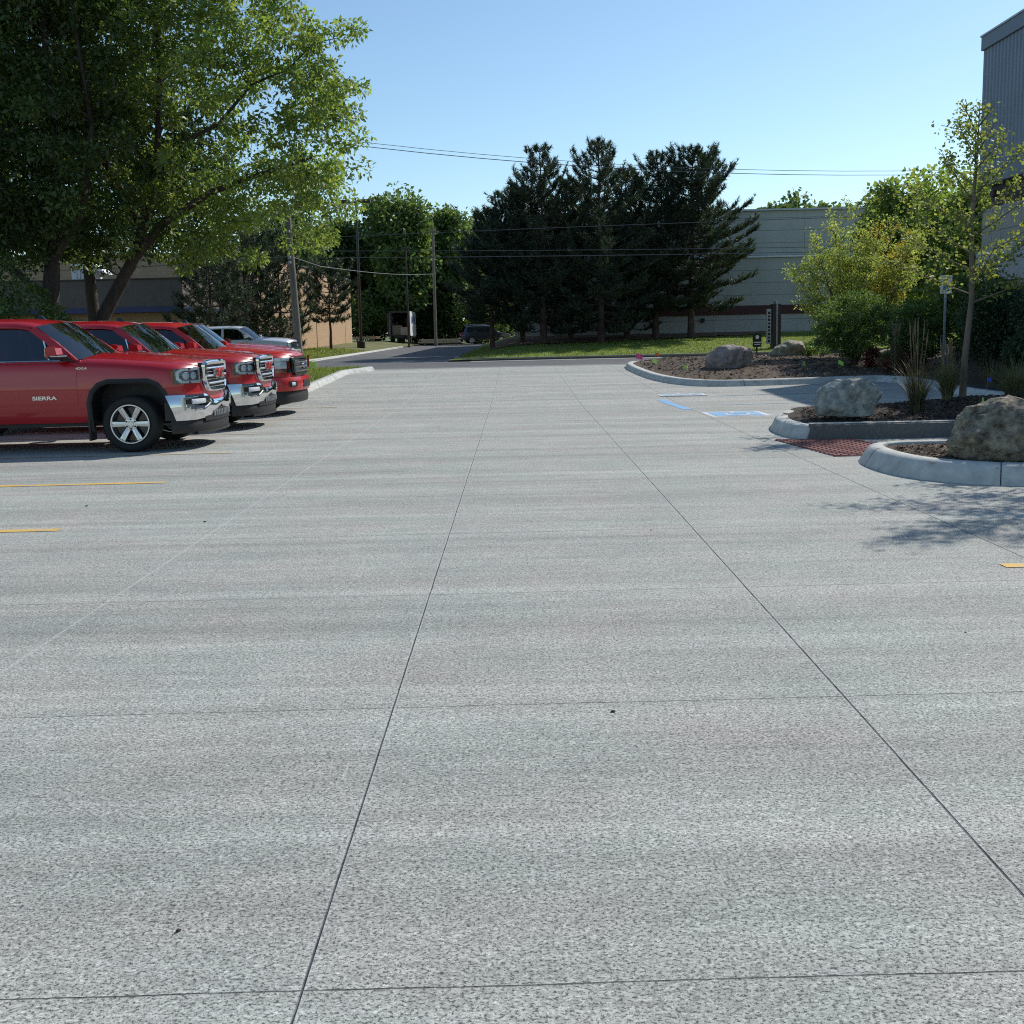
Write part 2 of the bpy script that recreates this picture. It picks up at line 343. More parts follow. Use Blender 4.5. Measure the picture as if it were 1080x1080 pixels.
# ------------------------------------------------------------------ pickup trucks (local +X is forward, s = distance back from the nose)
ARCH=[(-.545,.30),(-.545,.72),(-.50,.86),(-.40,.96),(-.28,1.0),(.28,1.0),(.40,.95),(.49,.84),(.535,.70),(.535,.30)]
FRONT_AX,REAR_AX=.99,4.635
NOSE=[(.03,0),(.035,.25),(.055,.45),(.10,.62),(.17,.78),(.27,.90),(.45,.975),(.75,1.0),(1.0,1.005)]
_cum=[0]
for (a,b),(c,d) in zip(NOSE,NOSE[1:]): _cum.append(_cum[-1]+math.hypot(c-a,d-b))
def nose(t):
    """point and outward normal of the nose outline in plan, t = signed arc length from the centre"""
    sg=1 if t>=0 else -1; a=abs(t)
    s=interp(a,[(k,p[0]) for k,p in zip(_cum,NOSE)]); y=interp(a,[(k,p[1]) for k,p in zip(_cum,NOSE)])
    e=.06; s0=interp(max(a-e,0),[(k,p[0]) for k,p in zip(_cum,NOSE)]); s1=interp(a+e,[(k,p[0]) for k,p in zip(_cum,NOSE)])
    y0=interp(max(a-e,0),[(k,p[1]) for k,p in zip(_cum,NOSE)]); y1=interp(a+e,[(k,p[1]) for k,p in zip(_cum,NOSE)])
    ds,dy=s1-s0,y1-y0; L=math.hypot(ds,dy) or 1; return s,y*sg,(-dy/L,ds/L*sg)   # (s,y) normal
def t_of_y(y): return math.copysign(interp(abs(y),[(p[1],k) for k,p in zip(_cum,NOSE)]),y)
def npt(t,z,off=0.,lean=.05,zref=1.0):
    s,y,(ns,ny)=nose(t); s2=s+ns*off+(z-zref)*lean*max(0,1-abs(t)/1.4); return (-s2,y+ny*off,z)
def npanel(t0,t1,zlo,zhi,off,th,nt_=10,nz=3,lean=.05,bulge=0.,rake=0.):
    """solid panel that follows the nose; zlo/zhi numbers or functions of u in 0..1"""
    A=[];B=[]
    for i in range(nt_+1):
        u=i/nt_; t=lerp(t0,t1,u); a=zlo(u) if callable(zlo) else zlo; b=zhi(u) if callable(zhi) else zhi
        A.append([npt(t*(1-rake*(1-j/nz)),lerp(a,b,j/nz),off+bulge*math.sin(math.pi*j/nz),lean) for j in range(nz+1)])
        B.append([npt(t*(1-rake*(1-j/nz)),lerp(a,b,j/nz),off-th,lean) for j in range(nz+1)])
    mb=MB(); rings=[A[i]+B[i][::-1] for i in range(nt_+1)]; mb.loft(rings); return mb

def wf(s): 
    w=interp(s,[(.03,.35),(.055,.45),(.10,.62),(.17,.78),(.27,.90),(.45,.965),(.75,.99),(1.0,1.0),(4.4,1.0),(5.6,.985),(5.8,.95)])
    return w
def zsf(s): return interp(s,[(.05,1.12),(.2,1.16),(.35,1.20),(.7,1.24),(1.2,1.285),(1.6,1.305),(4.27,1.31),(4.28,1.36),(5.8,1.36)])
def zhf(s): return interp(s,[(.03,1.17),(.07,1.235),(.12,1.265),(.3,1.295),(.7,1.335),(1.2,1.375),(1.6,1.40),(1.68,1.36),(1.78,1.312),(4.27,1.312),(4.28,1.36),(5.8,1.36)])
def section(s,zb=.42,dz=0.):
    w=wf(s); zs=zsf(s)+dz; zh=zhf(s)+dz
    half=[(w-.16,zb),(w-.06,zb+.015),(w-.022,.56),(w-.004,.78),(w,.93),(w-.012,1.06),(w-.022,zs-.09),(w-.035,zs-.045),(w-.065,zs-.012),(w-.11,zs+.25*(zh-zs)),(w*.72,zs+.70*(zh-zs)),(w*.55,zs+.93*(zh-zs)),(w*.25,zh)]
    return half
def side_y(s,z,dz=0.):
    h=section(s,dz=dz)[1:9]; return interp(z,[(b,a) for a,b in h])
def ring(s,zb=.42,dz=0.):
    h=section(s,zb,dz); return [(-s,y,z) for y,z in h]+[(-s,-y,z) for y,z in h[::-1]]
def bool_cut(o,cutters):
    for c in cutters:
        md=o.modifiers.new('b','BOOLEAN'); md.operation='DIFFERENCE'; md.object=c; md.solver='EXACT'
        try: md.material_mode='TRANSFER'
        except Exception: pass
    dg=bpy.context.evaluated_depsgraph_get(); me=bpy.data.meshes.new_from_object(o.evaluated_get(dg))
    o.modifiers.clear(); old=o.data; o.data=me; bpy.data.meshes.remove(old)
    for c in cutters: bpy.data.objects.remove(c)
    me.set_sharp_from_angle(angle=R(35)); 
def make_wheel(parent,x,side,style,R_=.405):
    """side -1 or +1 ; local y"""
    y0=.99*side; w=.275
    e=MB(); e.lathe([(.0,y0-side*.16),(.22,y0-side*.16),(.235,y0-side*.13),(.235,y0-side*.10),(.0,y0-side*.10)],32,'y',(x,0,R_))
    wh=e.build('wheel',M['gloss_black'],parent,True)
    T=MB(); r0=.275
    prof=[(r0,y0-side*.02),(r0+.03,y0+side*.0),(r0+.075,y0+side*.006),(R_-.035,y0-side*.004),(R_-.012,y0-side*.022),(R_-.004,y0-side*.045)]
    for k in range(4):
        a=y0-side*(.055+k*.045); prof+=[(R_,a),(R_,a-side*.030),(R_-.009,a-side*.032),(R_-.009,a-side*.042)]
    prof+=[(R_-.004,y0-side*.235),(R_-.03,y0-side*.26),(r0+.03,y0-side*w),(r0,y0-side*w)]
    T.lathe(prof,56,'y',(x,0,R_),closed=True)
    # tread blocks
    for k in range(56):
        if k%1==0:
            a=2*math.pi*k/56; c=Vector((x+(R_-.003)*math.cos(a),y0-side*.035,R_+(R_-.003)*math.sin(a)))
            T.box(c,(.020,.040,.006),Matrix.Rotation(-a+math.pi/2,3,'Y'))
    T.build('tyre',M['rubber'],wh,True,40)
    m=MB()
    m.lathe([(r0+.004,y0-side*.012),(r0+.004,y0+side*.004),(r0-.012,y0+side*.004),(r0-.022,y0-side*.012),(r0-.03,y0-side*.05),(r0-.035,y0-side*.16),(r0-.01,y0-side*.26),(r0+.004,y0-side*.26)],56,'y',(x,0,R_))
    ns=6
    for k in range(ns):
        a=2*math.pi*(k+.5 if style!='gold' else k)/ns+ (0 if style!='a' else 0)
        a=2*math.pi*k/ns
        for sg in(-1,1):   # each spoke is a pair of bars either side of a shallow groove
            ca,sa=math.cos(a),math.sin(a)
            def P(r,tng,dep): return (x+r*ca-tng*sa, y0-side*dep, R_+r*sa+tng*ca)
            w0,w1=.024,.034
            g=.006
            rin,rout=.055,r0-.016
            q=[[P(rin,sg*g,.035),P(rin,sg*(w0+.006),.038),P(rin,sg*(w0+.008),.07),P(rin,sg*g,.07)],
               [P((rin+rout)/2,sg*g,.012),P((rin+rout)/2,sg*(w0+.010),.014),P((rin+rout)/2,sg*(w0+.014),.05),P((rin+rout)/2,sg*g,.05)],
               [P(rout,sg*g,.006),P(rout,sg*(w1+.004),.008),P(rout,sg*(w1+.008),.04),P(rout,sg*g,.04)]]
            m.loft(q)
        ca,sa=math.cos(a),math.sin(a)
        m.loft([[(x+r*ca-tn*sa,y0-side*(.022 if r<.2 else .016)-side*.012*j,R_+r*sa+tn*ca) for tn,j in((-.008,0),(.008,0),(.008,1),(-.008,1))] for r in(.06,.16,.25)])
    m.lathe([(.0,y0-side*.018),(.038,y0-side*.018),(.045,y0-side*.026),(.088,y0-side*.03),(.092,y0-side*.06)],28,'y',(x,0,R_))
    m.build('rim',M['satin'],wh,True,30)
    L=MB()
    for k in range(6):
        a=2*math.pi*(k+.5)/6; L.lathe([(.0,y0-side*.012),(.011,y0-side*.012),(.012,y0-side*.04)],8,'y',(x+.070*math.cos(a),0,R_+.070*math.sin(a)))
    L.build('lug_nut_ring',M['black'],wh)
    return wh

def emblem_letters(parent,txt,x,y,z,size,face='front',mat='emblem_red',depth=.008):
    if face=='front': Mx=Matrix.Translation((x,y,z))@Matrix(((0,0,1,0),(1,0,0,0),(0,1,0,0),(0,0,0,1)))
    else: Mx=Matrix.Translation((x,y,z))@Matrix(((1,0,0,0),(0,0,-1,0),(0,1,0,0),(0,0,0,1)))  # reads from -Y side
    return Mx
def make_truck(label,style,loc,rz=0.,scale=1.,group=None,paint='paint'):
    """style a: chrome grille, chrome bumper;  b: bar grille, painted bumper;  c: dark grille, chrome bumper"""
    t=thing('pickup_truck',label,'pickup truck',(0,0,0),0,group); P=M[paint]
    # body: one closed shell with the wheel wells cut in
    ss=[.035,.045,.07,.10,.14,.2,.27,.35,.45,.58,.72,.86,1.0,1.15,1.3,1.45,1.58,1.64,1.70,1.78,2.0,2.4,2.8,3.2,3.6,4.0,4.27]
    b=MB(); b.loft([ring(s,zb=lerp(.62,.42,min(1,max(0,(s-.1)/.3)))) for s in ss])
    body=b.build('body',[P,M['black']],t,True)
    def cut(ax,sg):
        c=MB(); c.prism([(-ax+a,z) for a,z in ARCH],sg*.58,sg*1.3,'y'); o=c.build('cut',[P,M['black']]); 
        for p in o.data.polygons: p.material_index=1
        return o
    bool_cut(body,[cut(FRONT_AX,-1),cut(FRONT_AX,1)])
    b=MB(); b.loft([ring(s) for s in(4.30,4.6,5.0,5.4,5.65,5.76,5.80)])
    bed=b.build('cargo_bed',[P,M['black']],t,True)
    c=MB().box((-5.04,0,1.15),(1.36,1.55,.9)); co=c.build('cut',[P,M['black']]); 
    for p in co.data.polygons: p.material_index=1
    bool_cut(bed,[cut(REAR_AX,-1),cut(REAR_AX,1),co])
    body.name='body'; bed.name='cargo_bed'
    # chassis underneath
    c=MB(); 
    for sg in(-1,1): c.box((-2.9,sg*.45,.43),(5.2,.09,.13)); c.box((-2.7,sg*.78,.40),(2.3,.16,.05))
    c.box((-.99,0,.38),(.14,1.5,.12)); c.box((-4.635,0,.40),(.14,1.5,.14)); c.lathe([(.0,-.17),(.16,-.15),(.16,.15),(.0,.17)],16,'y',(-4.635,0,.40)); c.box((-2.2,.1,.40),(1.1,.5,.16)); c.tube([(-1.5,.25,.36),(-3,.3,.34),(-4.2,.32,.36),(-5.5,.55,.40)],.035)
    c.box((-.5,0,.52),(.6,1.2,.2)); c.build('chassis',M['black'],t)
    # arch mouldings and mud flaps
    for ax in(FRONT_AX,REAR_AX):
        for sg in(-1,1):
            mb=MB(); rings=[]
            pts=ARCH[:-1] if ax==FRONT_AX else ARCH
            pts=[pts[0]]+pts[1:]
            for i,(a,z) in enumerate(pts):
                a0,z0=pts[max(i-1,0)]; a1,z1=pts[min(i+1,len(pts)-1)]; dx,dz=a1-a0,z1-z0; L=math.hypot(dx,dz); nx,nz=-dz/L,dx/L
                ys=side_y(min(5.7,max(.3,ax-a)),min(z,1.1))
                W=.048
                rings.append([(-ax+a-nx*.015,sg*(ys-.05),z-nz*.015),(-ax+a-nx*.02,sg*(ys+.012),z-nz*.02),(-ax+a+nx*.01,sg*(ys+.03),z+nz*.01),(-ax+a+nx*W,sg*(ys+.016),z+nz*W),(-ax+a+nx*W,sg*(ys-.02),z+nz*W)])
            mb.loft(rings)
            if ax==FRONT_AX: mb.box((-ax-.575,sg*.90,.33),(.03,.2,.30))
            else: mb.box((-ax-.575,sg*.90,.30),(.03,.2,.30))
            mb.build('wheel_arch_trim',M['black'],t,True,30)
            make_wheel(t,-ax,sg,style)
    # cab: pillars, header, roof
    def zc(s): return interp(s,[(2.18,1.865),(2.35,1.905),(2.6,1.93),(3.0,1.94),(3.8,1.93),(4.12,1.90),(4.2,1.87)])
    def sy(z): return .935-(z-1.30)*.36
    b=MB(); rings=[]
    for s in(2.20,2.24,2.35,2.6,3.0,3.4,3.8,4.08,4.17,4.2):
        z=zc(s); h=[(0,z),(.3,z-.005),(.5,z-.018),(.64,z-.04),(.72,z-.07),(.765,z-.11),(.772,z-.14),(.70,z-.15)]
        sh=lambda y:s+ (.14*(y/.77)**2 if s<2.6 else 0)*(1-sstep(2.2,2.6,s))
        rings.append([(-sh(y),y,zz) for y,zz in h]+[(-sh(y),-y,zz) for y,zz in h[::-1][0:]])
    b.loft(rings)
    for sg in(-1,1):
        def piece(poly,d=.055):
            n=len(poly); o=[(-s,sg*sy(z),z) for s,z in poly]; i=[(-s,sg*(sy(z)-d),z) for s,z in poly]
            b.add(o+i,[tuple(range(n)),tuple(range(2*n-1,n-1,-1))]+[(k,(k+1)%n,(k+1)%n+n,k+n) for k in range(n)])
        piece([(1.66,1.29),(1.84,1.29),(2.10,1.52),(2.44,1.765),(2.50,1.80),(2.34,1.80),(2.02,1.585)])
        piece([(2.40,1.755),(2.6,1.785),(3.2,1.80),(4.12,1.775),(4.12,1.82),(3.0,1.86),(2.36,1.81)],.06)
        piece([(3.02,1.29),(3.14,1.29),(3.13,1.80),(3.04,1.80)]); piece([(4.06,1.29),(4.27,1.29),(4.18,1.82),(3.98,1.80),(4.0,1.6)])
        piece([(1.66,1.27),(4.27,1.27),(4.27,1.325),(1.66,1.325)])
    b.loft([[(-4.27,y,1.27),(-4.20,y,1.27),(-4.14,y,1.36),(-4.22,y,1.36)] for y in(-.92,.92)])
    b.build('cab_frame',P,t,True,35)
    # glass
    g=[]
    for i in range(13):
        u=-1+i/6; row=[]
        for j in range(7):
            v=j/6; yb,yt=.885*u,.735*u; s=lerp(1.60+.12*u*u,2.20+.14*u*u,v)-.0; z=lerp(1.375-.055*u*u,1.868-.055*u*u,v)+.018*math.sin(math.pi*v)
            row.append((-s,lerp(yb,yt,v),z))
        g.append(row)
    ws=MB().grid(g).build('windshield',M['glass'],t,True,80)
    for nm,poly in(('front',[(1.86,1.325),(3.03,1.325),(3.04,1.80),(2.47,1.79),(2.10,1.54)]),('rear',[(3.13,1.325),(4.07,1.325),(4.0,1.6),(3.98,1.80),(3.13,1.80)])):
        for sg in(-1,1):
            w=MB(); w.add([(-s,sg*(sy(z)-.03),z) for s,z in poly],[tuple(range(len(poly)))]); w.build('side_window',M['tint'],t)
    w=MB(); w.add([(-4.235,-.78,1.36),(-4.235,.78,1.36),(-4.17,.66,1.80),(-4.17,-.66,1.80)],[(0,1,2,3)]); w.build('rear_window',M['tint'],t)
    # trims of the windows
    tr=MB()
    for sg in(-1,1):
        tr.tube([(-1.90,sg*.945,1.318),(-3.0,sg*.945,1.318),(-4.05,sg*.945,1.318)],.009,6)
        tr.tube([(-2.10,sg*(sy(1.33)+.002),1.33),(-2.20,sg*(sy(1.6)+.0),1.60)],.011,6)
    tr.build('window_trim',M['chrome'] if style!='b' else M['black'],t)
    # interior
    it=MB(); it.box((-2.95,0,1.325),(2.3,1.62,.02)); it.box((-1.98,0,1.37),(.42,1.5,.10),bev=.03)
    for s0 in(2.72,3.75):
        for y in((-.40,.40) if s0<3 else (-.45,0,.45)):
            it.box((-s0-.06,y,1.46),(.14,.44,.34),Matrix.Rotation(R(-12),3,'Y'),bev=.05); it.box((-s0-.12,y,1.69),(.09,.24,.14),bev=.03)
    it.lathe([(.18,0),(.19,.012),(.18,.024),(.17,.012)],20,'x',(-2.28,.40,1.44),closed=True)
    it.box((-2.05,0,1.80),(.04,.2,.06)) if False else it.box((-2.28,0,1.76),(.03,.22,.07),bev=.01)
    it.build('cabin_interior',M['interior'],t,True)
    # wiper cowl and wipers
    cw=MB(); rows=[]
    for i in range(9):
        u=-1+i/4; rows.append([(-(1.52+.1*u*u),.86*u,1.394-.06*u*u),(-(1.66+.12*u*u),.88*u,1.372-.055*u*u),(-(1.66+.12*u*u),.88*u,1.33),(-(1.52+.1*u*u),.86*u,1.33)])
    cw.loft(rows)
    for y0,y1 in((-.62,.05),(.1,.72)): cw.tube([(-1.56,y0,1.402),(-1.63,lerp(y0,y1,.3),1.412),(-1.74,y1,1.465)],.008,5)
    cw.build('wiper_cowl',M['black'],t,True)
    # hood as its own panel, with shut lines and two raised ribs
    hd=MB(); G=[]
    hs=[.075,.10,.14,.2,.3,.45,.7,.95,1.2,1.4,1.52]
    for i,s in enumerate(hs):
        h=section(s); w=wf(s); row=[]
        hw=min(w*.80,.80); 
        for j in range(-10,11):
            y=hw*j/10; z=interp(abs(y),[(0,zhf(s)),(w*.25,zhf(s)),(w*.55,zsf(s)+.93*(zhf(s)-zsf(s))),(w*.72,zsf(s)+.70*(zhf(s)-zsf(s))),(w-.11,zsf(s)+.25*(zhf(s)-zsf(s))),(w-.06,zsf(s)-.012)])
            rib=.018*math.exp(-((abs(y)-.47)/.07)**2)*sstep(.1,.5,s); row.append((-s,y,z+.010+rib-(.006 if abs(j)==10 else 0)))
        G.append(row)
    lo=[[(x,y,z-.035) for x,y,z in r] for r in G]
    rings=[G[i]+lo[i][::-1] for i in range(len(G))]; hd.loft(rings); hd.build('hood',P,t,True,40)
    # doors with handles
    for (a,bb) in((1.70,3.06),(3.09,4.20)):
        for sg in(-1,1):
            rows=[];inn=[]
            zz=[.475,.56,.66,.72,.735,.78,.86,.93,.98,1.06,1.15,1.23,1.268]
            for i in range(9):
                s=lerp(a,bb,i/8); rows.append([(-s,sg*(side_y(s,z)+.0055-(.008 if z<.72 else 0)),z) for z in zz]); inn.append([(-s,sg*(side_y(s,z)-.03),z) for z in zz])
            d=MB(); d.loft([rows[i]+inn[i][::-1] for i in range(9)]); dr=d.build('door',P,t,True,30)
            hx=-(bb-.16); h=MB(); h.tube([(hx+.09,sg*1.0,1.14),(hx+.07,sg*1.035,1.145),(hx-.07,sg*1.035,1.145),(hx-.09,sg*1.0,1.14)],.016,8,flat=.8); h.build('door_handle',M['chrome'] if style!='b' else P,dr,True)
    # mirrors
    for sg in(-1,1):
        m=MB(); m.loft([[(-1.93+dx*.9,sg*(y+dy),1.44+dz) for dx,dz,dy in((-.085,-.075,0),(.02,-.08,0),(.09,-.03,0),(.07,.06,0),(-.03,.085,0),(-.09,.06,0))] for y in(1.03,1.06,1.20,1.235)])
        mo=m.build('mirror',P,t,True,50)
        m=MB(); m.box((-1.90,sg*1.0,1.37),(.11,.16,.05),bev=.015); m.box((-1.90,sg*1.13,1.375),(.17,.22,.045),bev=.02)
        m.prism([(-1.74,1.31),(-2.0,1.31),(-2.0,1.49),(-1.93,1.44)],sg*.935,sg*.915,'y'); m.build('mirror_mount',M['black'],mo,True)
        m=MB(); m.box((-2.02,sg*1.13,1.44),(.006,.17,.12)); m.build('mirror_glass',M['chrome'],mo)
        if style=='a': m=MB(); m.box((-1.865,sg*1.14,1.385),(.16,.20,.02),bev=.008); m.build('mirror_strip',M['chrome'],mo)
    f=MB(); f.loft([[(-2.48,-.03,1.90),(-2.48,.03,1.90),(-2.62,.035,1.90),(-2.62,-.035,1.90)],[(-2.58,-.008,1.985),(-2.58,.008,1.985),(-2.63,.01,1.985),(-2.63,-.01,1.985)]]); f.build('roof_antenna',M['gloss_black'],t,True)
    # rear: tail lamps, bumper, tailgate handle
    for sg in(-1,1): MB().box((-5.77,sg*.90,1.12),(.12,.14,.42),bev=.02).build('tail_lamp',M['redlens'],t,True)
    rb=MB(); rb.loft([[(-5.86,y,.52),(-5.95,y,.54),(-5.95,y,.70),(-5.80,y,.72)] for y in(-.95,-.9,.9,.95)]); rb.build('rear_bumper',M['chrome'],t)
    # ---------------- front end by style
    T=t_of_y
    if style=='a':
        # chrome bumper wrapping to the arch, dark lamp pods, black valance
        bp=npanel(-1.17,1.17,lambda u:.50-.065*min(1,abs(2*u-1)*1.35)+.10*max(0,1-abs(2*u-1)/.48),lambda u:.70+.10*sstep(.28,.5,abs(2*u-1)),.055,.07,44,6,bulge=.03,rake=.10)
        bumper=bp.build('front_bumper',M['chrome'],t,True,40)
        for sg in(-1,1):
            npanel(sg*.98,sg*1.19,.44,.70,.03,.05,4,2).build('bumper_end_cap',M['black'],bumper)
            q=npanel(sg*T(.48),sg*(T(.885)),lambda u:.655-.085*min(1,2.2*u),lambda u:.765-.01*u,.082,.02,10,2)
            fh=q.build('fog_lamp_housing',M['black'],bumper,True)
            q=npanel(sg*T(.62),sg*T(.82),.665,.735,.098,.02,8,3,bulge=.012); q.build('fog_lamp',M['lamp_white'],fh,True)
            q=npanel(sg*T(.52),sg*(T(.90)),lambda u:.752-.02*abs(2*u-1),lambda u:.772-.02*abs(2*u-1),.098,.03,8,2); q.build('fog_lamp_brow',M['chrome'],fh,True)
            q=npanel(sg*T(.47),sg*T(.66),lambda u:.650-.085*u,lambda u:.668-.085*u,.098,.03,6,2); q.build('fog_lamp_rim',M['chrome'],fh,True); q=npanel(sg*T(.885),sg*T(.91),.575,.765,.098,.03,2,2); q.build('fog_lamp_rim',M['chrome'],fh,True)
            q=npanel(sg*T(.64),sg*(T(.84)),.590,.632,.100,.03,8,2); q.build('fog_lamp_strip',M['chrome'],fh,True)
        v=npanel(-1.12,1.12,lambda u:.25,lambda u:.445+.09*max(0,1-abs(2*u-1)/.5),.025,.06,30,3,bulge=.02); va=v.build('valance',M['black'],t,True)
        q=npanel(-T(.60),T(.60),.40,lambda u:.50+.08*(1-abs(2*u-1)),.060,.03,12,2); q.build('lower_intake',M['black'],va,True)
        q=MB()
        for k in range(-5,6): q.box((npt(T(k*.075),.50,.075)[0],k*.075,.50),(.02,.014,.085))
        q.build('intake_fins',M['galv'],va)
        q=npanel(-T(.75),T(.75),.225,.262,.055,.12,16,1); q.build('air_dam_lip',M['black'],va,True)
        # grille
        back=MB(); back.loft([[(-.14,y,z) for y,z in((-.50,1.24),(.50,1.24),(.51,1.02),(.42,.84),(-.42,.84),(-.51,1.02))],[(-.027,y*.97,z) for y,z in((-.50,1.235),(.50,1.235),(.51,1.02),(.42,.845),(-.42,.845),(-.51,1.02))]])
        gr=back.build('grille',M['black'],t)
        loop=[(0,1.262),(.30,1.262),(.47,1.25),(.525,1.20),(.53,1.06),(.50,.955),(.43,.86),(.33,.825),(0,.822)]
        full=loop+[(-y,z) for y,z in loop[-2:0:-1]]
        fr=MB(); rings=[]
        n=len(full)
        for i,(y,z) in enumerate(full):
            y0,z0=full[i-1]; y1,z1=full[(i+1)%n]; d=Vector((y1-y0,z1-z0)).normalized(); ny,nz=d.y,-d.x
            ny,nz=-ny,-nz
            if (y*ny+(z-1.04)*nz)<0: ny,nz=-ny,-nz
            wd=.052 if z>.9 else .045; xs=.012-.10*(y/.55)**2*.5
            rings.append([(xs-.03,y+ny*.016,z+nz*.016),(xs+.018,y+ny*.008,z+nz*.008),(xs+.028,y-ny*.012,z-nz*.012),(xs+.012,y-ny*wd,z-nz*wd),(xs-.05,y-ny*wd,z-nz*wd)])
        rings.append(rings[0]); fr.loft(rings,cap=False); fr.build('grille_surround',M['chrome'],gr,True,40)
        for z,hw in((1.155,.47),(1.045,.47),(.935,.42)):
            ba=MB(); ba.loft([[(.008-.022*(y/.5)**2+a,y,z+b_) for a,b_ in((-.012,-.018),(.012,-.015),(.022,.0),(.010,.016),(-.012,.016))] for y in[hw*k/6 for k in range(-6,7)]]); ba.build('grille_bar',M['satin'],gr,True)
            ba=MB(); ba.loft([[(-.002-.018*(y/.5)**2+a,y,z-.053+b_) for a,b_ in((-.012,-.004),(.002,-.004),(.002,.004),(-.012,.004))] for y in[hw*.96*k/6 for k in range(-6,7)]]); ba.build('grille_slat',M['galv'],gr)
        Mx=lambda x:Matrix.Translation((x,0,1.075))@Matrix(((0,0,1,0),(1,0,0,0),(0,1,0,0),(0,0,0,1)))
        em=text_mesh('emblem','GMC',.19,.010,M['chrome'],gr,Mx(.030)@Matrix.Scale(1.16,4,(1,0,0)),offset=.006)
        text_mesh('emblem_face','GMC',.19,.006,M['emblem_red'],gr,Mx(.040)@Matrix.Scale(1.16,4,(1,0,0)),offset=-.001)
        # headlights
        for sg in(-1,1):
            t0,t1=sg*T(.585),sg*(T(.935))
            q=npanel(t0,t1,lambda u:.955-.0*u,lambda u:1.185-.02*u,.014,.05,10,3); hl=q.build('headlight',M['lamp_dark'],t,True)
            q=MB(); pts=[(0.03,.965),(.03,1.165),(.10,1.178),(.80,1.165),(.93,1.12),(.93,1.02),(.80,.965),(.10,.955)]
            rr=[]
            for u,z in pts:
                tt=lerp(t0,t1,u); cu,cz=(.5-u)*.20,(1.07-z)*.34; t2=lerp(t0,t1,u+cu)
                rr.append([npt(tt,z,.018),npt(tt,z,.034),npt(t2,z+cz,.030),npt(t2,z+cz,.012)])
            rr.append(rr[0]); q.loft(rr,cap=False); q.build('headlight_bezel',M['lamp_bezel'],hl,True,30)
            for uu,rad in((.33,.055),(.62,.055)):
                s_,y_,nn=nose(lerp(t0,t1,uu)); c0=Vector(npt(lerp(t0,t1,uu),1.065,.012)); nv=Vector((-nn[0],nn[1],0)).normalized()
                L=MB(); rings=[]
                up=Vector((0,0,1)); sd=up.cross(nv)
                for rr_,dd in((rad,.0),(rad,.014),(rad*.86,.016),(rad*.80,.004),(rad*.5,.012),(rad*.0+.002,.018)):
                    rings.append([c0+nv*dd+(sd*math.cos(a)+up*math.sin(a))*rr_ for a in[2*math.pi*k/20 for k in range(20)]])
                L.loft(rings); L.build('projector_lens',M['lamp_white'],hl,True,50)
            q=npanel(t0+sg*.01,t1-sg*.01,.963,lambda u:1.175-.015*u,.045,.004,10,4,bulge=.006); q.build('headlight_cover',M['lens'],hl,True)
            q=npanel(t1,t1+sg*.032,.98,1.14,.018,.03,3,2); q.build('side_marker',M['amber'],hl,True)
        # lettering on doors and fenders (near side and far side)
        for sg in(-1,1):
            rot=Matrix(((1,0,0,0),(0,0,-1,0),(0,1,0,0),(0,0,0,1))) if sg<0 else Matrix(((-1,0,0,0),(0,0,1,0),(0,1,0,0),(0,0,0,1)))
            for tx,sx,zz,sz,st in(('SIERRA',2.17,.795,.072,1.55),('4X4',1.63,1.205,.05,1.9)):
                y=sg*(side_y(sx,zz)+(.010 if sx>1.7 else .004)); text_mesh('badge',tx,sz,.004,M['chrome'],t,Matrix.Translation((-sx,y,zz))@rot@Matrix.Scale(st,4,(1,0,0)),offset=.002)
    else:
        pm=P if style=='b' else M['chrome']
        bp=npanel(-1.12,1.12,.50,lambda u:.775,.06,.10,36,5,bulge=.03); bumper=bp.build('front_bumper',pm,t,True,40)
        for sg in(-1,1):
            q=npanel(sg*T(.60),sg*T(.80),.585,.70,.098,.02,6,2); fh=q.build('fog_lamp_housing',M['black'],bumper,True)
            q=npanel(sg*T(.68),sg*T(.765),.61,.675,.108,.02,4,3,bulge=.01); q.build('fog_lamp',M['lamp_white'],fh,True)
        q=npanel(-T(.30),T(.30),.56,.70,.098,.02,6,2); q.build('lower_intake',M['black'],bumper,True)
        MB().box((.045,0,.64),(.012,.30,.15)).build('plate_holder',M['black'],bumper)
        v=npanel(-1.08,1.08,.26,.505,.015,.06,26,3,bulge=.02); v.build('valance',M['black'],t,True)
        gm=M['dark_chrome']
        back=npanel(-T(.60),T(.60),.80,1.185,.012,.05,16,2); gr=back.build('grille',M['gloss_black'],t,True)
        loop=[(T(.0),1.175),(T(.30),1.175),(T(.56),1.17),(T(.61),1.13),(T(.60),.88),(T(.54),.815),(T(.3),.81),(0,.81)]
        full=loop+[(-y,z) for y,z in loop[-2:0:-1]]; rings=[]; cz=.99
        for y,z in full:
            a=(y*.90,cz+(z-cz)*.82); rings.append([npt(y,z,.02),npt(y,z,.045),npt(a[0],a[1],.042),npt(a[0],a[1],.01)])
        rings.append(rings[0]); fr=MB(); fr.loft(rings,cap=False); fr.build('grille_surround',gm,gr,True,40)
        for z,hh in((1.085,.03),(.995,.042),(.905,.03)):
            q=npanel(-T(.56),T(.56),z-hh,z+hh,.045,.03,16,3,bulge=.008); q.build('grille_bar',gm,gr,True)
        e=MB(); n=28; e.loft([[(x,.135*k*math.cos(a),.995+.056*k*math.sin(a)) for a in[2*math.pi*i/n for i in range(n)]] for x,k in((.0,1),(.035,1),(.040,.93),(.036,.9))]); em=e.build('emblem',M['chrome'],gr,True)
        e=MB(); e.loft([[(x,.122*math.cos(a),.995+.046*math.sin(a)) for a in[2*math.pi*i/n for i in range(n)]] for x in(.034,.043)]); e.build('emblem_face',M['emblem_blue'],gr,True)
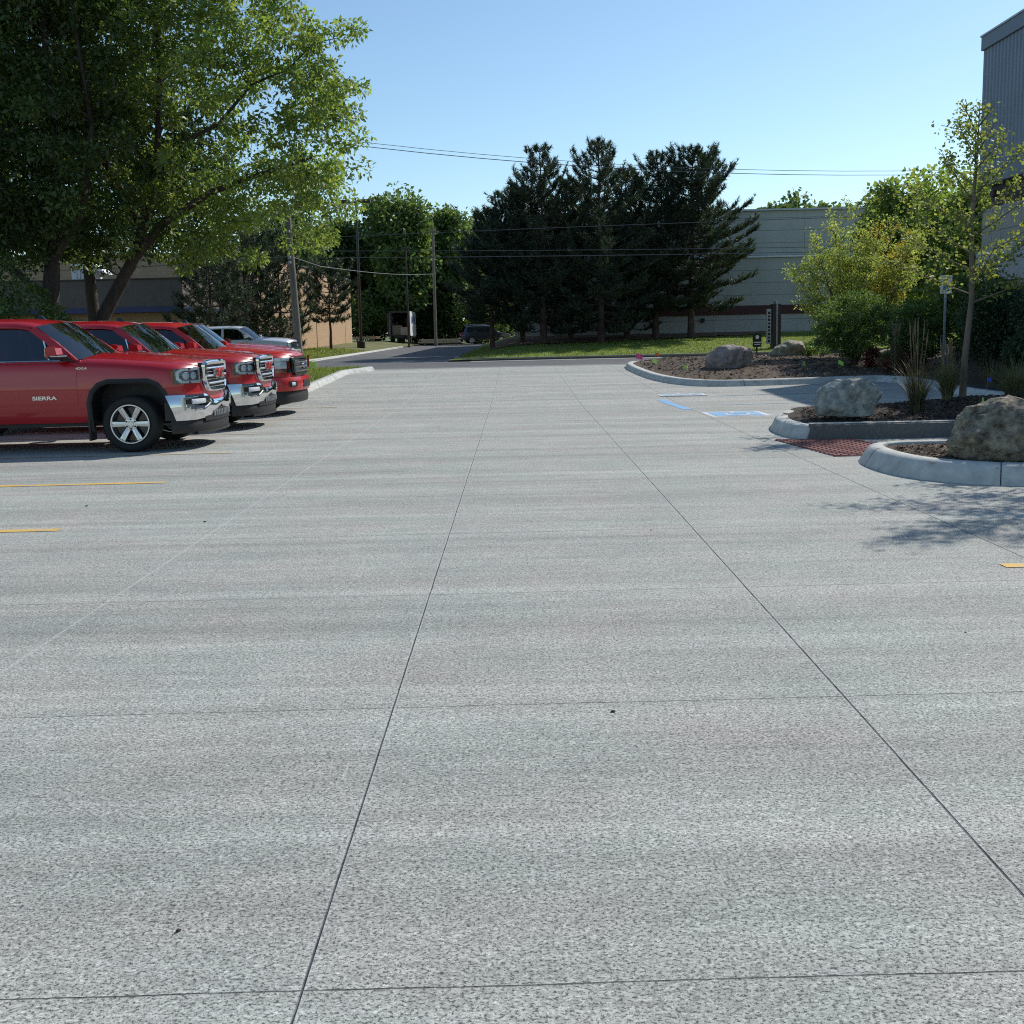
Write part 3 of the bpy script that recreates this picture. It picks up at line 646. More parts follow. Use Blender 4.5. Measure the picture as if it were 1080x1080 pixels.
        text_mesh('emblem_script','Ford',.075,.002,M['chrome'],gr,Matrix.Translation((.046,0,.995))@Matrix(((0,0,1,0),(1,0,0,0),(0,1,0,0),(0,0,0,1)))@Matrix.Scale(1.3,4,(1,0,0)),shear=.3)
        for sg in(-1,1):
            t0,t1=sg*T(.63),sg*T(.945)
            q=npanel(t0,t1,.86,1.165,.012,.05,10,3); hl=q.build('headlight',M['gloss_black'],t,True)
            q=npanel(t0,t1,1.095,1.165,.03,.03,10,2,bulge=.008); q.build('upper_lamp',M['lamp_white'],hl,True)
            q=npanel(lerp(t0,t1,.42),t1,.95,1.085,.024,.03,6,3,bulge=.012); q.build('main_lamp',M['lamp_white'],hl,True)
            q=npanel(lerp(t0,t1,.42),t1,.87,.94,.028,.03,6,2); q.build('turn_lamp',M['amber'],hl,True)
            q=npanel(t0,lerp(t0,t1,.38),.95,1.08,.034,.03,6,2); q.build('lamp_divider',pm if style=='b' else M['silver'],hl,True)
            q=npanel(t0,t1,.865,1.16,.047,.004,10,3,bulge=.006); q.build('headlight_cover',M['lens'],hl,True)
    t.location=loc; t.rotation_euler=(0,0,rz); t.scale=(scale,)*3
    return t
# ------------------------------------------------------------------ ground sheets
def sheet(name,x0,x1,y0,y1,off,m,dx=2.,dy=2.,xs=None,ys=None,kind='structure',label=None,hill=False):
    def ax(a,b,d,ex):
        v=set([a,b]+[e for e in (ex or []) if a<e<b]); n=max(1,int((b-a)/d))
        for i in range(n+1): v.add(round(a+(b-a)*i/n,4))
        return sorted(v)
    X=ax(x0,x1,dx,xs); Y=ax(y0,y1,dy,(ys or[])+[22,38,46.5])
    mb=MB().grid([[(x,y,H(x,y,hill)+off) for y in Y] for x in X]); o=mb.build(name,m,fix=False,smooth=True,angle=60)
    o['kind']=kind
    if label: o['label']=label
    return o
def poly_sheet(name,poly,off,m,cell,zf=None,kind='structure',jit=0.,nz=0.):
    """sheet of small cells filling a polygon"""
    xs=[p[0] for p in poly]; ys=[p[1] for p in poly]
    def inside(x,y):
        c=False
        for (ax,ay),(bx,by) in zip(poly,poly[1:]+poly[:1]):
            if (ay>y)!=(by>y) and x<(bx-ax)*(y-ay)/(by-ay)+ax: c=not c
        return c
    nx=int((max(xs)-min(xs))/cell)+1; ny=int((max(ys)-min(ys))/cell)+1; idx={}; V=[];F=[]
    def vid(i,j):
        if (i,j) not in idx:
            x=min(xs)+i*cell; y=min(ys)+j*cell; z=H(x,y)+off+(zf(x,y) if zf else 0)+nz*noise.noise((x*2.3,y*2.3,1.7))+nz*.5*noise.noise((x*7,y*7,4))
            idx[(i,j)]=len(V); V.append((x,y,z))
        return idx[(i,j)]
    for i in range(nx):
        for j in range(ny):
            if inside(min(xs)+(i+.5)*cell,min(ys)+(j+.5)*cell): F.append((vid(i,j),vid(i+1,j),vid(i+1,j+1),vid(i,j+1)))
    mb=MB(); mb.add(V,F); o=mb.build(name,m,fix=False,smooth=True,angle=80); tag(o,kind=kind); return o,inside

g=MB(); xs_=[-1500,-500,-200,-120]+list(range(-100,101,4))+[120,200,500,1500]; ys_=[-600,-100,-40]+list(range(-20,150,4))+[200,400,1000,2500]
g.grid([[(x,y,H(x,y,False)-.30) for y in ys_] for x in xs_]); tag(g.build('ground',M['earth'],fix=False),kind='structure')
sheet('parking_lot',-34,16.5,-14,38.0,0.,M['concrete'],2,1)
sheet('road',-160,160,38.0,46.5,-.006,M['asphalt'],4,1.5)
sheet('driveway',-10.2,-3.0,46.5,112,-.004,M['drive'],1.2,3)
sheet('lawn',-3.0,75,46.6,64,.07,M['lawn'],1,1.2)
sheet('lawn',-60,-10.2,46.6,112,.05,M['lawn_dry'],1.5,3)
sheet('lawn',-3.0,60,64,112,.06,M['lawn'],3,4)
sheet('lawn',-60,-34,-14,38,-.02,M['lawn_dry'],4,4)
sheet('lawn',-60,60,112,140,-.02,M['lawn_dry'],6,6)
sheet('hillside',10.5,60,18,38,.06,M['straw'],.5,.6,hill=True)
# pale worn edge strips of the road
m=MB(); m.grid([[(x,y,H(x,y)+.003) for y in(38.0,38.9)] for x in range(-60,62,4)]); tag(m.build('road_shoulder',mk('road_edge',(.20,.20,.195),.9,var=.25,scale=3,stretch=(.3,2,1)),fix=False),kind='structure')
m=MB(); m.grid([[(x,y,H(x,y)+.003) for y in(45.6,46.5)] for x in range(-2,62,2)]); tag(m.build('gutter',mk('road_gutter',(.34,.34,.33),.9,var=.2,scale=2),fix=False),kind='structure')

# ------------------------------------------------------------------ kerbs
def smooth_path(P,n=6,closed=False):
    out=[];k=len(P)
    for i in range(k if closed else k-1):
        p0,p1,p2,p3=(Vector(P[(i-1)%k] if closed or i>0 else P[0]),Vector(P[i]),Vector(P[(i+1)%k]),Vector(P[(i+2)%k] if closed or i+2<k else P[-1]))
        for j in range(n):
            t=j/n; out.append(.5*((2*p1)+(-p0+p2)*t+(2*p0-5*p1+4*p2-p3)*t*t+(-p0+3*p1-3*p2+p3)*t**3))
    if not closed: out.append(Vector(P[-1]))
    return [(p.x,p.y) for p in out]
def curb(name,label,path,h=.16,w=.17,batter=.10,m='curb',side=1,joints=3.0,closed=False,group=None):
    """path = foot of the kerb; side=+1: island lies to the left of the path"""
    mb=MB(); rings=[]; k=len(path)
    for i,(x,y) in enumerate(path):
        if closed: (xa,ya),(xb,yb)=path[i-1],path[(i+1)%k]
        else: (xa,ya),(xb,yb)=path[max(i-1,0)],path[min(i+1,k-1)]
        dx,dy=xb-xa,yb-ya; L=math.hypot(dx,dy) or 1; nx,ny=-dy/L*side,dx/L*side
        z=H(x,y); hh=h
        if not closed:
            d=min(i,k-1-i)
            hh=h*(.35+.65*min(1,d/3)) if joints<0 else h
        def q(o,zz): return (x+nx*o,y+ny*o,z+zz)
        rings.append([q(-.004,-.05),q(0,.003),q(batter*.75,hh-.03),q(batter*.95,hh-.008),q(batter+.03,hh),q(batter+w-.01,hh),q(batter+w,hh-.01),q(batter+w,-.05)])
    if closed: rings.append(rings[0]); mb.loft(rings,cap=False)
    else: mb.loft(rings)
    o=mb.build(name,M[m],None,True,50); tag(o,label,'kerb',group); 
    # contraction joints
    acc=0; jb=MB(); cnt=0
    for i in range(1,k-1):
        acc+=math.hypot(path[i][0]-path[i-1][0],path[i][1]-path[i-1][1])
        if acc>abs(joints):
            acc=0; r=rings[i]; rn=rings[i+1]; d=(Vector(rn[1])-Vector(r[1])).normalized()*.005
            pr=[Vector(p) for p in r[1:7]]; c=sum(pr,Vector())/6
            out=[p+(p-c).normalized()*.0025 for p in pr]; jb.loft([[tuple(p-d) for p in out],[tuple(p+d) for p in out]]); cnt+=1
    if cnt: jb.build('expansion_joint',M['black'],o)
    return o,rings

def chips(name,inside,bbox,n,zf,off,mats,label,size=(.02,.07)):
    mb=MB(); c=0
    while c<n:
        x=random.uniform(bbox[0],bbox[1]); y=random.uniform(bbox[2],bbox[3])
        if not all(inside(x+a,y+b) for a,b in((.24,0),(-.24,0),(0,.24),(0,-.24))): continue
        c+=1; z=H(x,y)+off+zf(x,y)+random.uniform(.004,.02); L=random.uniform(*size); W=L*random.uniform(.2,.5)
        rot=Matrix.Rotation(random.uniform(0,6.28),3,'Z')@Matrix.Rotation(random.gauss(0,.35),3,'X')@Matrix.Rotation(random.gauss(0,.3),3,'Y')
        mb.add([Vector((x,y,z))+rot@Vector(p) for p in((-L/2,-W/2,0),(L/2,-W/3,.003),(L/2,W/2,0),(-L/2,W/3,.004))],[(0,1,2,3)],random.randrange(len(mats)))
    o=mb.build(name,[M[k] for k in mats],fix=False); tag(o,label,None,None,'stuff'); return o
M['chip_light']=mk('pale_bark_chip',(.22,.165,.12),.95,var=.4); M['chip_dark']=mk('dark_bark_chip',(.07,.045,.033),.95,var=.4)

# far planting island
P1=smooth_path([(9.35,26.85),(8.6,26.7),(7,26.45),(5.6,26.3),(4.75,26.6),(4.2,27.6),(3.85,29.5),(3.72,32.5),(3.74,35.3),(3.95,36.9),(4.5,37.5),(5.5,37.75)],6)
poly1=[(x,y) for x,y in P1]+[(16.4,37.7),(16.4,27.2)]
def mz1(x,y): return .22*sstep(26.5,29.5,y)*sstep(37.8,35.5,y)*sstep(3.8,5.5,x)
poly1b=[(x+(.18 if x<5 else 0),y+(.18 if y<28 else 0)) for x,y in poly1]
bed,ins1=poly_sheet('planting_bed',poly1b,.12,M['mulch'],.16,mz1,nz=.035)
chips('mulch_chips',ins1,(3.8,16,26.4,37.6),9000,mz1,.13,['chip_light','chip_dark','mulch'],'loose bark mulch chips on the far bed',(.04,.13))
# driveway side kerb curving towards the camera on the right
P1c=smooth_path([(9.35,26.85),(9.72,26.2),(9.78,25.2),(9.66,23.8),(9.62,22.4),(9.68,21),(9.8,19.8),(10.1,18.9),(10.4,18.4)],6)
curb('curb','long pale concrete kerb around the far planting bed and the foot of the hedge',P1c[::-1]+P1[1:],side=-1)
poly1d=[(x,y) for x,y in P1c]+[(16.4,18.4),(16.4,27.3),(9.3,27.3)]
poly_sheet('planting_bed',[(x+.12,y) for x,y in poly1d],.12,M['mulch_dark'],.2,lambda x,y:.3*sstep(11,14,x),nz=.03)
# middle island
P2=smooth_path([(16.4,18.35),(12,18.3),(8,18.25),(5.6,18.15),(4.9,17.95),(4.35,17.2),(3.98,16.2),(3.86,15.4),(3.90,14.75),(4.05,14.42)],6)
curb('curb','white rounded kerb nose at the tip of the middle island beside the grey boulder',P2,h=.19,side=1)
P2b=[(4.10,14.36)]+[(4.10+i*.5,14.34) for i in range(1,26)]
curb('shade_painted_curb','straight kerb face along the front of the middle island, its own shade painted dark',P2b,h=.21,w=.14,batter=.02,m='curb_dark',side=1,joints=50)  # kerb face in its own shade, the shade put into the darker concrete
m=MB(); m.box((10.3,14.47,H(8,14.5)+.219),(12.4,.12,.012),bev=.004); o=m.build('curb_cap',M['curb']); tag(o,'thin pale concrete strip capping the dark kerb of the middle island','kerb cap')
poly2=[(x,y) for x,y in P2 if x<16.4]+[(4.2,14.5),(16.3,14.5),(16.3,18.1)]
def mz2(x,y): return .16*math.exp(-((x-7.9)**2/1.6+(y-16.9)**2/1.2))+.05*sstep(14.4,15.6,y)+.25*sstep(9.5,12.5,x)
poly2=[(x+(.22 if x<4.6 else 0),y-(.2 if y>17.7 else 0)) for x,y in poly2]
_,ins2=poly_sheet('planting_bed',poly2,.14,M['mulch_dark'],.10,mz2,nz=.03)
chips('mulch_chips',ins2,(3.9,11,14.4,18.2),6000,mz2,.15,['chip_dark','mulch_dark','mulch'],'dark bark mulch chips on the middle island',(.03,.09))
# near island
P3=smooth_path([(14,12.6),(10,12.55),(6.5,12.5),(5.0,12.45),(4.4,12.4),(4.03,12.12),(3.92,11.6),(3.95,11.0),(4.12,10.5),(4.48,10.12),(4.95,9.9),(6,9.75),(9,9.7),(14,9.7)],7)
curb('curb','broad pale battered kerb around the near island with the big brown boulder',P3,h=.20,w=.13,batter=.14,side=1,joints=1.9)
poly3=[(x+(.14 if x<4.6 else 0),y+(.14 if y<10.4 else(-.12 if y>12.3 else 0))) for x,y in P3]
def mz3(x,y): return .04
_,ins3=poly_sheet('planting_bed',poly3,.12,M['mulch'],.08,mz3,nz=.02)
chips('mulch_chips',ins3,(3.95,8,9.8,12.5),5000,mz3,.125,['chip_light','chip_dark','mulch','chip_light'],'light brown bark mulch chips on the near island',(.02,.075))
# grass island on the left
P4=smooth_path([(-30,26.2),(-12,26.15),(-7,26.1),(-5.9,26.3),(-5.55,27.1),(-5.55,29),(-5.62,31.5),(-5.70,34),(-5.72,35.6),(-5.35,36.7),(-5.1,37.6)],7)
curb('curb','bright sunlit kerb edging the grass behind the red trucks',P4,side=1,h=.15)
poly4=[(x-.25 if x>-7 else x,y+(.2 if y<26.5 else 0)) for x,y in P4]+[(-5.5,38.0),(-30,38.0)]
_,ins4=poly_sheet('lawn',poly4,.11,M['lawn_dry'],.3,lambda x,y:.04*math.sin(x)*math.sin(y*.7),nz=.02)
P5=smooth_path([(-10.9,47.2),(-10.4,48.5),(-10.2,51),(-10.15,60),(-10.15,75),(-10.2,95)],5)
curb('curb','low kerb on the left side of the far driveway',P5,side=1,h=.10)
P6=smooth_path([(60,46.6),(30,46.6),(5,46.6),(-1.2,46.65),(-2.6,47.1),(-3.0,48.3),(-3.0,52),(-3.0,70),(-3.0,95)],5)
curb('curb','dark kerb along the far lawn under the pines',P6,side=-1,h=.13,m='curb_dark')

def tufts(name,label,inside,bbox,n,off,h,mat,w=.012,kx=1):
    V=[];F=[];C=[];c=0
    while c<n:
        x=random.uniform(bbox[0],bbox[1]);y=random.uniform(bbox[2],bbox[3])
        if inside and not inside(x,y): continue
        c+=1; z=H(x,y)+off-.02; hh=h*random.uniform(.5,1.2); a=random.uniform(0,6.28); dx,dy=math.cos(a)*w,math.sin(a)*w; lx,ly=random.gauss(0,hh*.4),random.gauss(0,hh*.4)
        o=len(V); V+=[(x-dx,y-dy,z),(x+dx,y+dy,z),(x+lx,y+ly,z+hh)]; F.append((o,o+1,o+2)); k=random.uniform(.6,1.4); C+=[(k*random.uniform(.9,1.25),k,k*.9,1)]*3
    me=bpy.data.meshes.new(name); me.from_pydata(V,[],F); at=me.color_attributes.new('tint','FLOAT_COLOR','POINT'); at.data.foreach_set('color',[q for c_ in C for q in c_]); me.materials.append(M[mat])
    o=bpy.data.objects.new(name,me); COL.objects.link(o); tag(o,label,None,None,'stuff')
tufts('grass','short sunlit grass on the island behind the red trucks',ins4,(-14,-5.6,26.3,38),26000,.12,.10,'grassblade',.012)
tufts('grass','mown grass on the slope in front of the factory',None,(-2.7,32,47,62),42000,.07,.09,'grassblade',.03)
tufts('grass','rough grass beside the brick building',None,(-26,-10.5,47,75),22000,.05,.12,'grassblade',.03)
poly7=[(-1.5,55.2),(3,56.6),(8,58.0),(13,60.0),(16,62.3),(16.5,63.8),(-1.5,63.8)]
poly_sheet('mulch_strip',poly7,.12,M['mulch_red'],.5,nz=.05)

# painted lines and the tactile tile
def strip(name,label,cat,a,b,w,m,off=.004,n=1,group=None):
    a,b=Vector((*a,0)),Vector((*b,0)); d=(b-a).normalized(); p=Vector((-d.y,d.x,0))*w/2; G=[]
    k=max(2,int((b-a).length/1.0)+1)
    for i in range(k+1):
        q=a.lerp(b,i/k); G.append([((q-p).x,(q-p).y,H(q.x,q.y)+off),((q+p).x,(q+p).y,H(q.x,q.y)+off)])
    o=MB().grid(G).build(name,m,fix=False); tag(o,label,cat,group); return o
for y,lab,mt,x1 in((8.66,'short bright yellow bay line at the left edge, nearest of all','yellow',-3.92),(11.45,'yellow bay line on empty concrete in front of the nearest red truck','yellow',-3.95),(14.3,'worn yellow bay line starting under the nearest red truck','yellow_worn',-3.95),
                (17.06,'worn yellow bay line between the first and second red trucks','yellow_worn',-3.95),(19.9,'yellow bay line between the second and third red trucks','yellow_worn',-3.95),(22.8,'yellow bay line beyond the third red truck','yellow_worn',-3.95)):
    strip('bay_line',lab,'painted line',(x1,y),(-9.6,y-.10),.11,M[mt],group='yellow parking bay lines')
strip('bay_line','short yellow line at the right edge of the lot','painted line',(3.17,6.65),(5.6,6.72),.11,M['yellow'],group='yellow parking bay lines')
B=dict(group='blue accessible bay markings')
strip('bay_line','solid blue diagonal bar left of the blue markings','painted line',(3.20,22.9),(3.36,20.2),.20,M['blue'],**B)
def access_symbol(label,x,y,mb_,mw):
    t=thing('accessible_symbol',label,'painted symbol',(x,y,H(x,y)),.02,'blue accessible parking symbols'); s_=.54
    m=MB(); m.add([(-s_,-s_,.003),(s_,-s_,.003),(s_,s_,.003),(-s_,s_,.003)],[(0,1,2,3)]); m.build('white_border',mw,t,fix=False)
    q=s_-.10; m=MB(); m.add([(-q,-q,.006),(q,-q,.006),(q,q,.006),(-q,q,.006)],[(0,1,2,3)]); m.build('blue_field',mb_,t,fix=False)
    m=MB(); N_=22
    ro,ri=.24,.17; vs=[(r*math.cos(R(a)),-.12+r*math.sin(R(a)),.009) for a in[120+ (390-120)*i/N_ for i in range(N_+1)] for r in(ro,ri)]
    m.add(vs,[(2*i,2*i+1,2*i+3,2*i+2) for i in range(N_)])
    m.add([(-.06,.10,.0095),(.0,.10,.0095),(.02,.33,.0095),(-.07,.33,.0095)],[(0,1,2,3)]); m.add([(-.03,.04,.010),(.20,.04,.010),(.20,.10,.010),(-.03,.10,.010)],[(0,1,2,3)])
    m.add([(.17,.05,.0105),(.30,-.24,.0105),(.36,-.21,.0105),(.23,.08,.0105)],[(0,1,2,3)]); m.add([(-.025+.055*math.cos(a),.375+.055*math.sin(a),.0105) for a in[6.283*i/12 for i in range(12)]],[tuple(range(12))])
    m.build('wheelchair_figure',mw,t,fix=False)
access_symbol('blue square symbol with white border nearest the middle island',4.02,18.95,M['blue'],M['white_mark'])
access_symbol('more worn blue square symbol farther back beside the far kerb',3.85,24.2,M['blue_worn'],M['white_mark'])
strip('bay_line','faint long blue line beyond the middle island, upper one','painted line',(4.6,23.6),(8.6,24.1),.12,M['blue_worn'],**B)
strip('bay_line','faint long blue line beyond the middle island, lower one','painted line',(4.2,21.2),(7.0,21.5),.10,M['blue_worn'],**B)
tp=thing('tactile_paving','red ribbed tactile tile set in the concrete between the two kerb noses','tactile paving')
m=MB(); q=[(3.60,14.45),(4.70,14.25),(4.95,12.55),(3.85,12.45)]
m.add([(x,y,H(x,y)+.006) for x,y in q],[(0,1,2,3)]); m.build('tile_base',mk('tile_gap',(.30,.24,.22),.9,var=.3,scale=10),tp,fix=False)
m=MB()
for i in range(15):
    for j in range(11):
        u,v=(i+.5)/15,(j+.5)/11; a=Vector(q[0]).lerp(Vector(q[3]),u); b_=Vector(q[1]).lerp(Vector(q[2]),u); c_=a.lerp(b_,v)
        m.box((c_.x,c_.y,.012),(.088,.098,.012),taper=.85)
m.build('tile_domes',M['tactile'],tp)

# ------------------------------------------------------------------ boulders
def boulder(label,loc,size,seed,mat,rz=0,sub=5,nplanes=14,rough=.05,group='landscape boulders',skew=0.,hmin=.62):
    rs=random.Random(seed); bm=bmesh.new(); bmesh.ops.create_icosphere(bm,subdivisions=sub,radius=1)
    pl=[]
    for _ in range(nplanes):
        v=Vector((rs.gauss(0,1),rs.gauss(0,1),rs.gauss(0,.8))).normalized(); pl.append((v,rs.uniform(hmin,.97)))
    pl.append((Vector((0,0,1)),rs.uniform(.8,.95)))
    for v in bm.verts:
        d=v.co.normalized(); k=17.; s=0
        for n_,h_ in pl:
            c=d.dot(n_)
            if c>.05: s+=(c/h_)**k
        r=(s+1.0)**(-1/k)
        nz=noise.fractal(d*2.2+Vector((seed,0,0)),1.,2.2,5)*rough*2.0+noise.fractal(d*7+Vector((0,seed,0)),1.,2.1,4)*rough*.8
        cr=noise.noise(d*3.1+Vector((0,0,seed*1.3))); cr=-.05*math.exp(-(cr/.05)**2)
        v.co=d*(r+nz+cr*rough*12)
        v.co.x+=skew*v.co.z
    zb=-.42
    for v in bm.verts:
        if v.co.z<zb: v.co.z=zb-(zb-v.co.z)*.2; 
    xs=[v.co.x for v in bm.verts]; ys=[v.co.y for v in bm.verts]; zs=[v.co.z for v in bm.verts]
    for v in bm.verts:
        v.co.x=(v.co.x-(max(xs)+min(xs))/2)/(max(xs)-min(xs))*size[0]; v.co.y=(v.co.y-(max(ys)+min(ys))/2)/(max(ys)-min(ys))*size[1]; v.co.z=(v.co.z-min(zs))/(max(zs)-min(zs))*size[2]
    me=bpy.data.meshes.new('boulder'); bm.to_mesh(me); bm.free(); me.shade_smooth(); me.set_sharp_from_angle(angle=R(50)); me.materials.append(M[mat])
    o=bpy.data.objects.new('boulder',me); COL.objects.link(o); o.location=loc; o.rotation_euler=(0,0,rz); tag(o,label,'boulder',group); return o
# ------------------------------------------------------------------ foliage
def leaf_cloud(name,cen,rad,per,size,mat,parent,seed=0,aspect=.55,droop=.3,flat=.75,tintvar=.35,hue=.15,tints=None,surface=False):
    """cen (K,3), rad (K,), per leaves each -> one mesh of many small leaves"""
    rg=np.random.default_rng(seed); K=len(cen); n=K*per
    ctr=np.repeat(np.asarray(cen),per,axis=0); rr=np.repeat(np.asarray(rad),per)
    d=rg.normal(size=(n,3)); d/=np.linalg.norm(d,axis=1)[:,None]
    u=rg.random(n)**(1/3.) if not surface else rg.uniform(.75,1.05,n)
    p=ctr+d*(rr*u)[:,None]*np.array([1,1,flat])
    # leaf axis: outwards and drooping
    ax=d+rg.normal(size=(n,3))*.8; ax[:,2]-=droop; ax/=np.linalg.norm(ax,axis=1)[:,None]
    nr=rg.normal(size=(n,3))*.75+np.array([0,0,.8]); sd=np.cross(ax,nr); sd/=(np.linalg.norm(sd,axis=1)[:,None]+1e-9)
    nn=np.cross(sd,ax)
    L=size*rg.uniform(.6,1.3,n)[:,None]; W=L*aspect*.5
    v=np.empty((n,4,3)); v[:,0]=p; v[:,1]=p+ax*L*.42+sd*W+nn*L*.08; v[:,2]=p+ax*L; v[:,3]=p+ax*L*.42-sd*W+nn*L*.08
    ct=np.repeat(rg.uniform(.8,1.2,K),per)
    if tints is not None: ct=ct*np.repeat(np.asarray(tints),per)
    b=rg.uniform(1-tintvar,1+tintvar,n)*ct; h=rg.uniform(-hue,hue,n)
    col=np.stack([b*(1+h+.05),b,b*(1-h),np.ones(n)],1)
    return quads(name,v,np.repeat(col,4,axis=0),mat,parent)
def quads(name,v,col,mat,parent,k=4):
    n=len(v); me=bpy.data.meshes.new(name)
    me.vertices.add(n*k); me.vertices.foreach_set('co',v.reshape(-1).astype(np.float32))
    me.loops.add(n*k); me.loops.foreach_set('vertex_index',np.arange(n*k,dtype=np.int32))
    me.polygons.add(n); me.polygons.foreach_set('loop_start',np.arange(0,n*k,k,dtype=np.int32))
    me.update(calc_edges=True)
    at=me.color_attributes.new('tint','FLOAT_COLOR','POINT'); at.data.foreach_set('color',col.reshape(-1).astype(np.float32))
    me.materials.append(mat)
    o=bpy.data.objects.new(name,me); COL.objects.link(o)
    if parent: o.parent=parent
    return o
def crown_points(ells,n,seed,shell=.45,mind=0.):
    rg=np.random.default_rng(seed); P=[]
    w=np.array([e[3]*e[4]*e[5] for e in ells])**.8; w/=w.sum(); tries=0
    while len(P)<n and tries<n*60:
        tries+=1; e=ells[rg.choice(len(ells),p=w)]; d=rg.normal(size=3); d/=np.linalg.norm(d); r=rg.random()**shell
        q=np.array(e[:3])+d*r*np.array(e[3:6])
        if mind>0 and P and np.min(np.sum((np.array(P)-q)**2,1))<mind*mind: continue
        P.append(q)
    return np.array(P)
def skeleton(mb,trunks,targets,r_tip=.008,k=.0135,sag=.0,seed=0,maxr=.14):
    """grow a branch from the nearest fitting point of the existing wood to every target"""
    rs=random.Random(seed); nodes=[];nr=[]
    for path,rad,n in trunks:
        mb.tube(path,rad,n)
        for i in range(len(path)-1):
            for t in(0,.33,.66): 
                nodes.append(np.array(Vector(path[i]).lerp(Vector(path[i+1]),t))); nr.append(lerp(rad[i],rad[i+1],t))
        nodes.append(np.array(path[-1])); nr.append(rad[-1])
    base=np.array(nodes[0]); low=min(p[2] for p in targets)-.3
    order=sorted(range(len(targets)),key=lambda i:min(np.linalg.norm(targets[i]-q) for q in nodes[:40]))
    for i in order:
        c=targets[i]; A=np.array(nodes); d=c-A; dist=np.linalg.norm(d,axis=1)
        pen=dist+np.where(d[:,2]<.1*dist,(0.1*dist-d[:,2])*1.2,0)+np.where(A[:,2]<low,2.5,0)
        j=int(np.argmin(pen)); a=Vector(A[j]); b=Vector(c); L=(b-a).length; r0=min(nr[j]*.75,maxr,.006+k*L+.004)
        m1=a.lerp(b,.35)+Vector((rs.gauss(0,.06),rs.gauss(0,.06),rs.uniform(.02,.12)))*L; m2=a.lerp(b,.7)+Vector((rs.gauss(0,.06),rs.gauss(0,.06),rs.uniform(0,.10)-sag))*L
        path=[a,m1,m2,b]; rad=[r0,lerp(r0,r_tip,.35),lerp(r0,r_tip,.7),r_tip]; mb.tube(path,rad,5,cap=False)
        for q,r in zip(path[1:],rad[1:]): nodes.append(np.array(q)); nr.append(r)
    return nodes
def tree(name,label,cat,loc,trunks,ells,ncl,rad,per,leaf,mat,seed,group=None,bark='bark',scale=1.,shell=.45,tintf=None,aspect=.55,droop=.3,mind=0.,mat2=None,rz=0,**kw):
    t=thing(name,label,cat,loc,rz,group); mb=MB(); P=crown_points(ells,ncl,seed,shell,mind)
    skeleton(mb,trunks,P,seed=seed,**kw); mb.build('trunk',M[bark],t,True,60,fix=False)
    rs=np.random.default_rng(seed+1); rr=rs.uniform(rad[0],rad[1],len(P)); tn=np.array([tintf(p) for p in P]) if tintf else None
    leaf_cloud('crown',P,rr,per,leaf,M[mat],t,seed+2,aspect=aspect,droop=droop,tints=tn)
    t.scale=(scale,)*3; return t

# the big maples above the red trucks
def tA(p): return 1.0
GL='tall trees leaning over the red trucks'
tree('maple_tree','leafy maple whose dark trunk leans right over the second red truck','tree',(-11.55,27.4,.15),
 [([(0,0,-.2),(.15,0,1.0),(.65,0,1.9),(1.2,0,2.8),(1.62,.05,3.5)],[.26,.21,.185,.165,.15],12),
  ([(1.62,.05,3.5),(2.0,.1,4.6),(2.35,.3,6.2),(2.5,.4,8.0),(2.5,.5,10.5)],[.15,.12,.09,.07,.03],8),
  ([(1.62,.05,3.5),(2.6,-.3,4.4),(3.9,-.5,5.1),(5.2,-.6,5.5),(6.6,-.6,5.9)],[.13,.11,.08,.06,.03],8),
  ([(2.2,.2,5.4),(3.0,.35,6.5),(4.0,.2,6.9),(4.9,.3,7.9),(5.9,.1,8.2),(6.6,.0,8.8),(7.3,.1,8.95)],[.08,.06,.05,.038,.028,.016,.007],6),
  ([(1.9,.1,4.3),(.8,.6,6.2),(.2,.9,8.5),(.0,.9,11)],[.12,.09,.06,.03],7)],
 [(4.6,0,8.6,2.8,2.3,2.5),(6.0,-.3,5.4,2.05,1.9,1.8),(3.4,0,5.0,2.1,1.8,1.4),(2.0,0,10.8,3.2,2.4,2.4),(5.0,0,10.6,1.7,2.0,1.2),(6.7,0,7.2,1.25,1.6,1.2),(7.3,-.1,9.15,.85,.6,.45),(6.5,0,9.0,.8,.6,.5),(1.0,0,7.6,2.4,2.2,2.2),(4.6,-.3,3.9,1.2,1.1,.75),(1.0,-.5,3.7,.9,.6,.5),(3.3,-.4,3.75,1.1,.9,.6),(6.5,0,4.3,.9,1.1,.8)],
 450,(.24,.46),110,.145,'leaf',11,GL,tintf=lambda p:.66+.55*sstep(-.5,5.5,p[0]),mind=.40,aspect=.5,shell=.5)  # leaf tint rises to the right: sunlit side and shaded side painted in
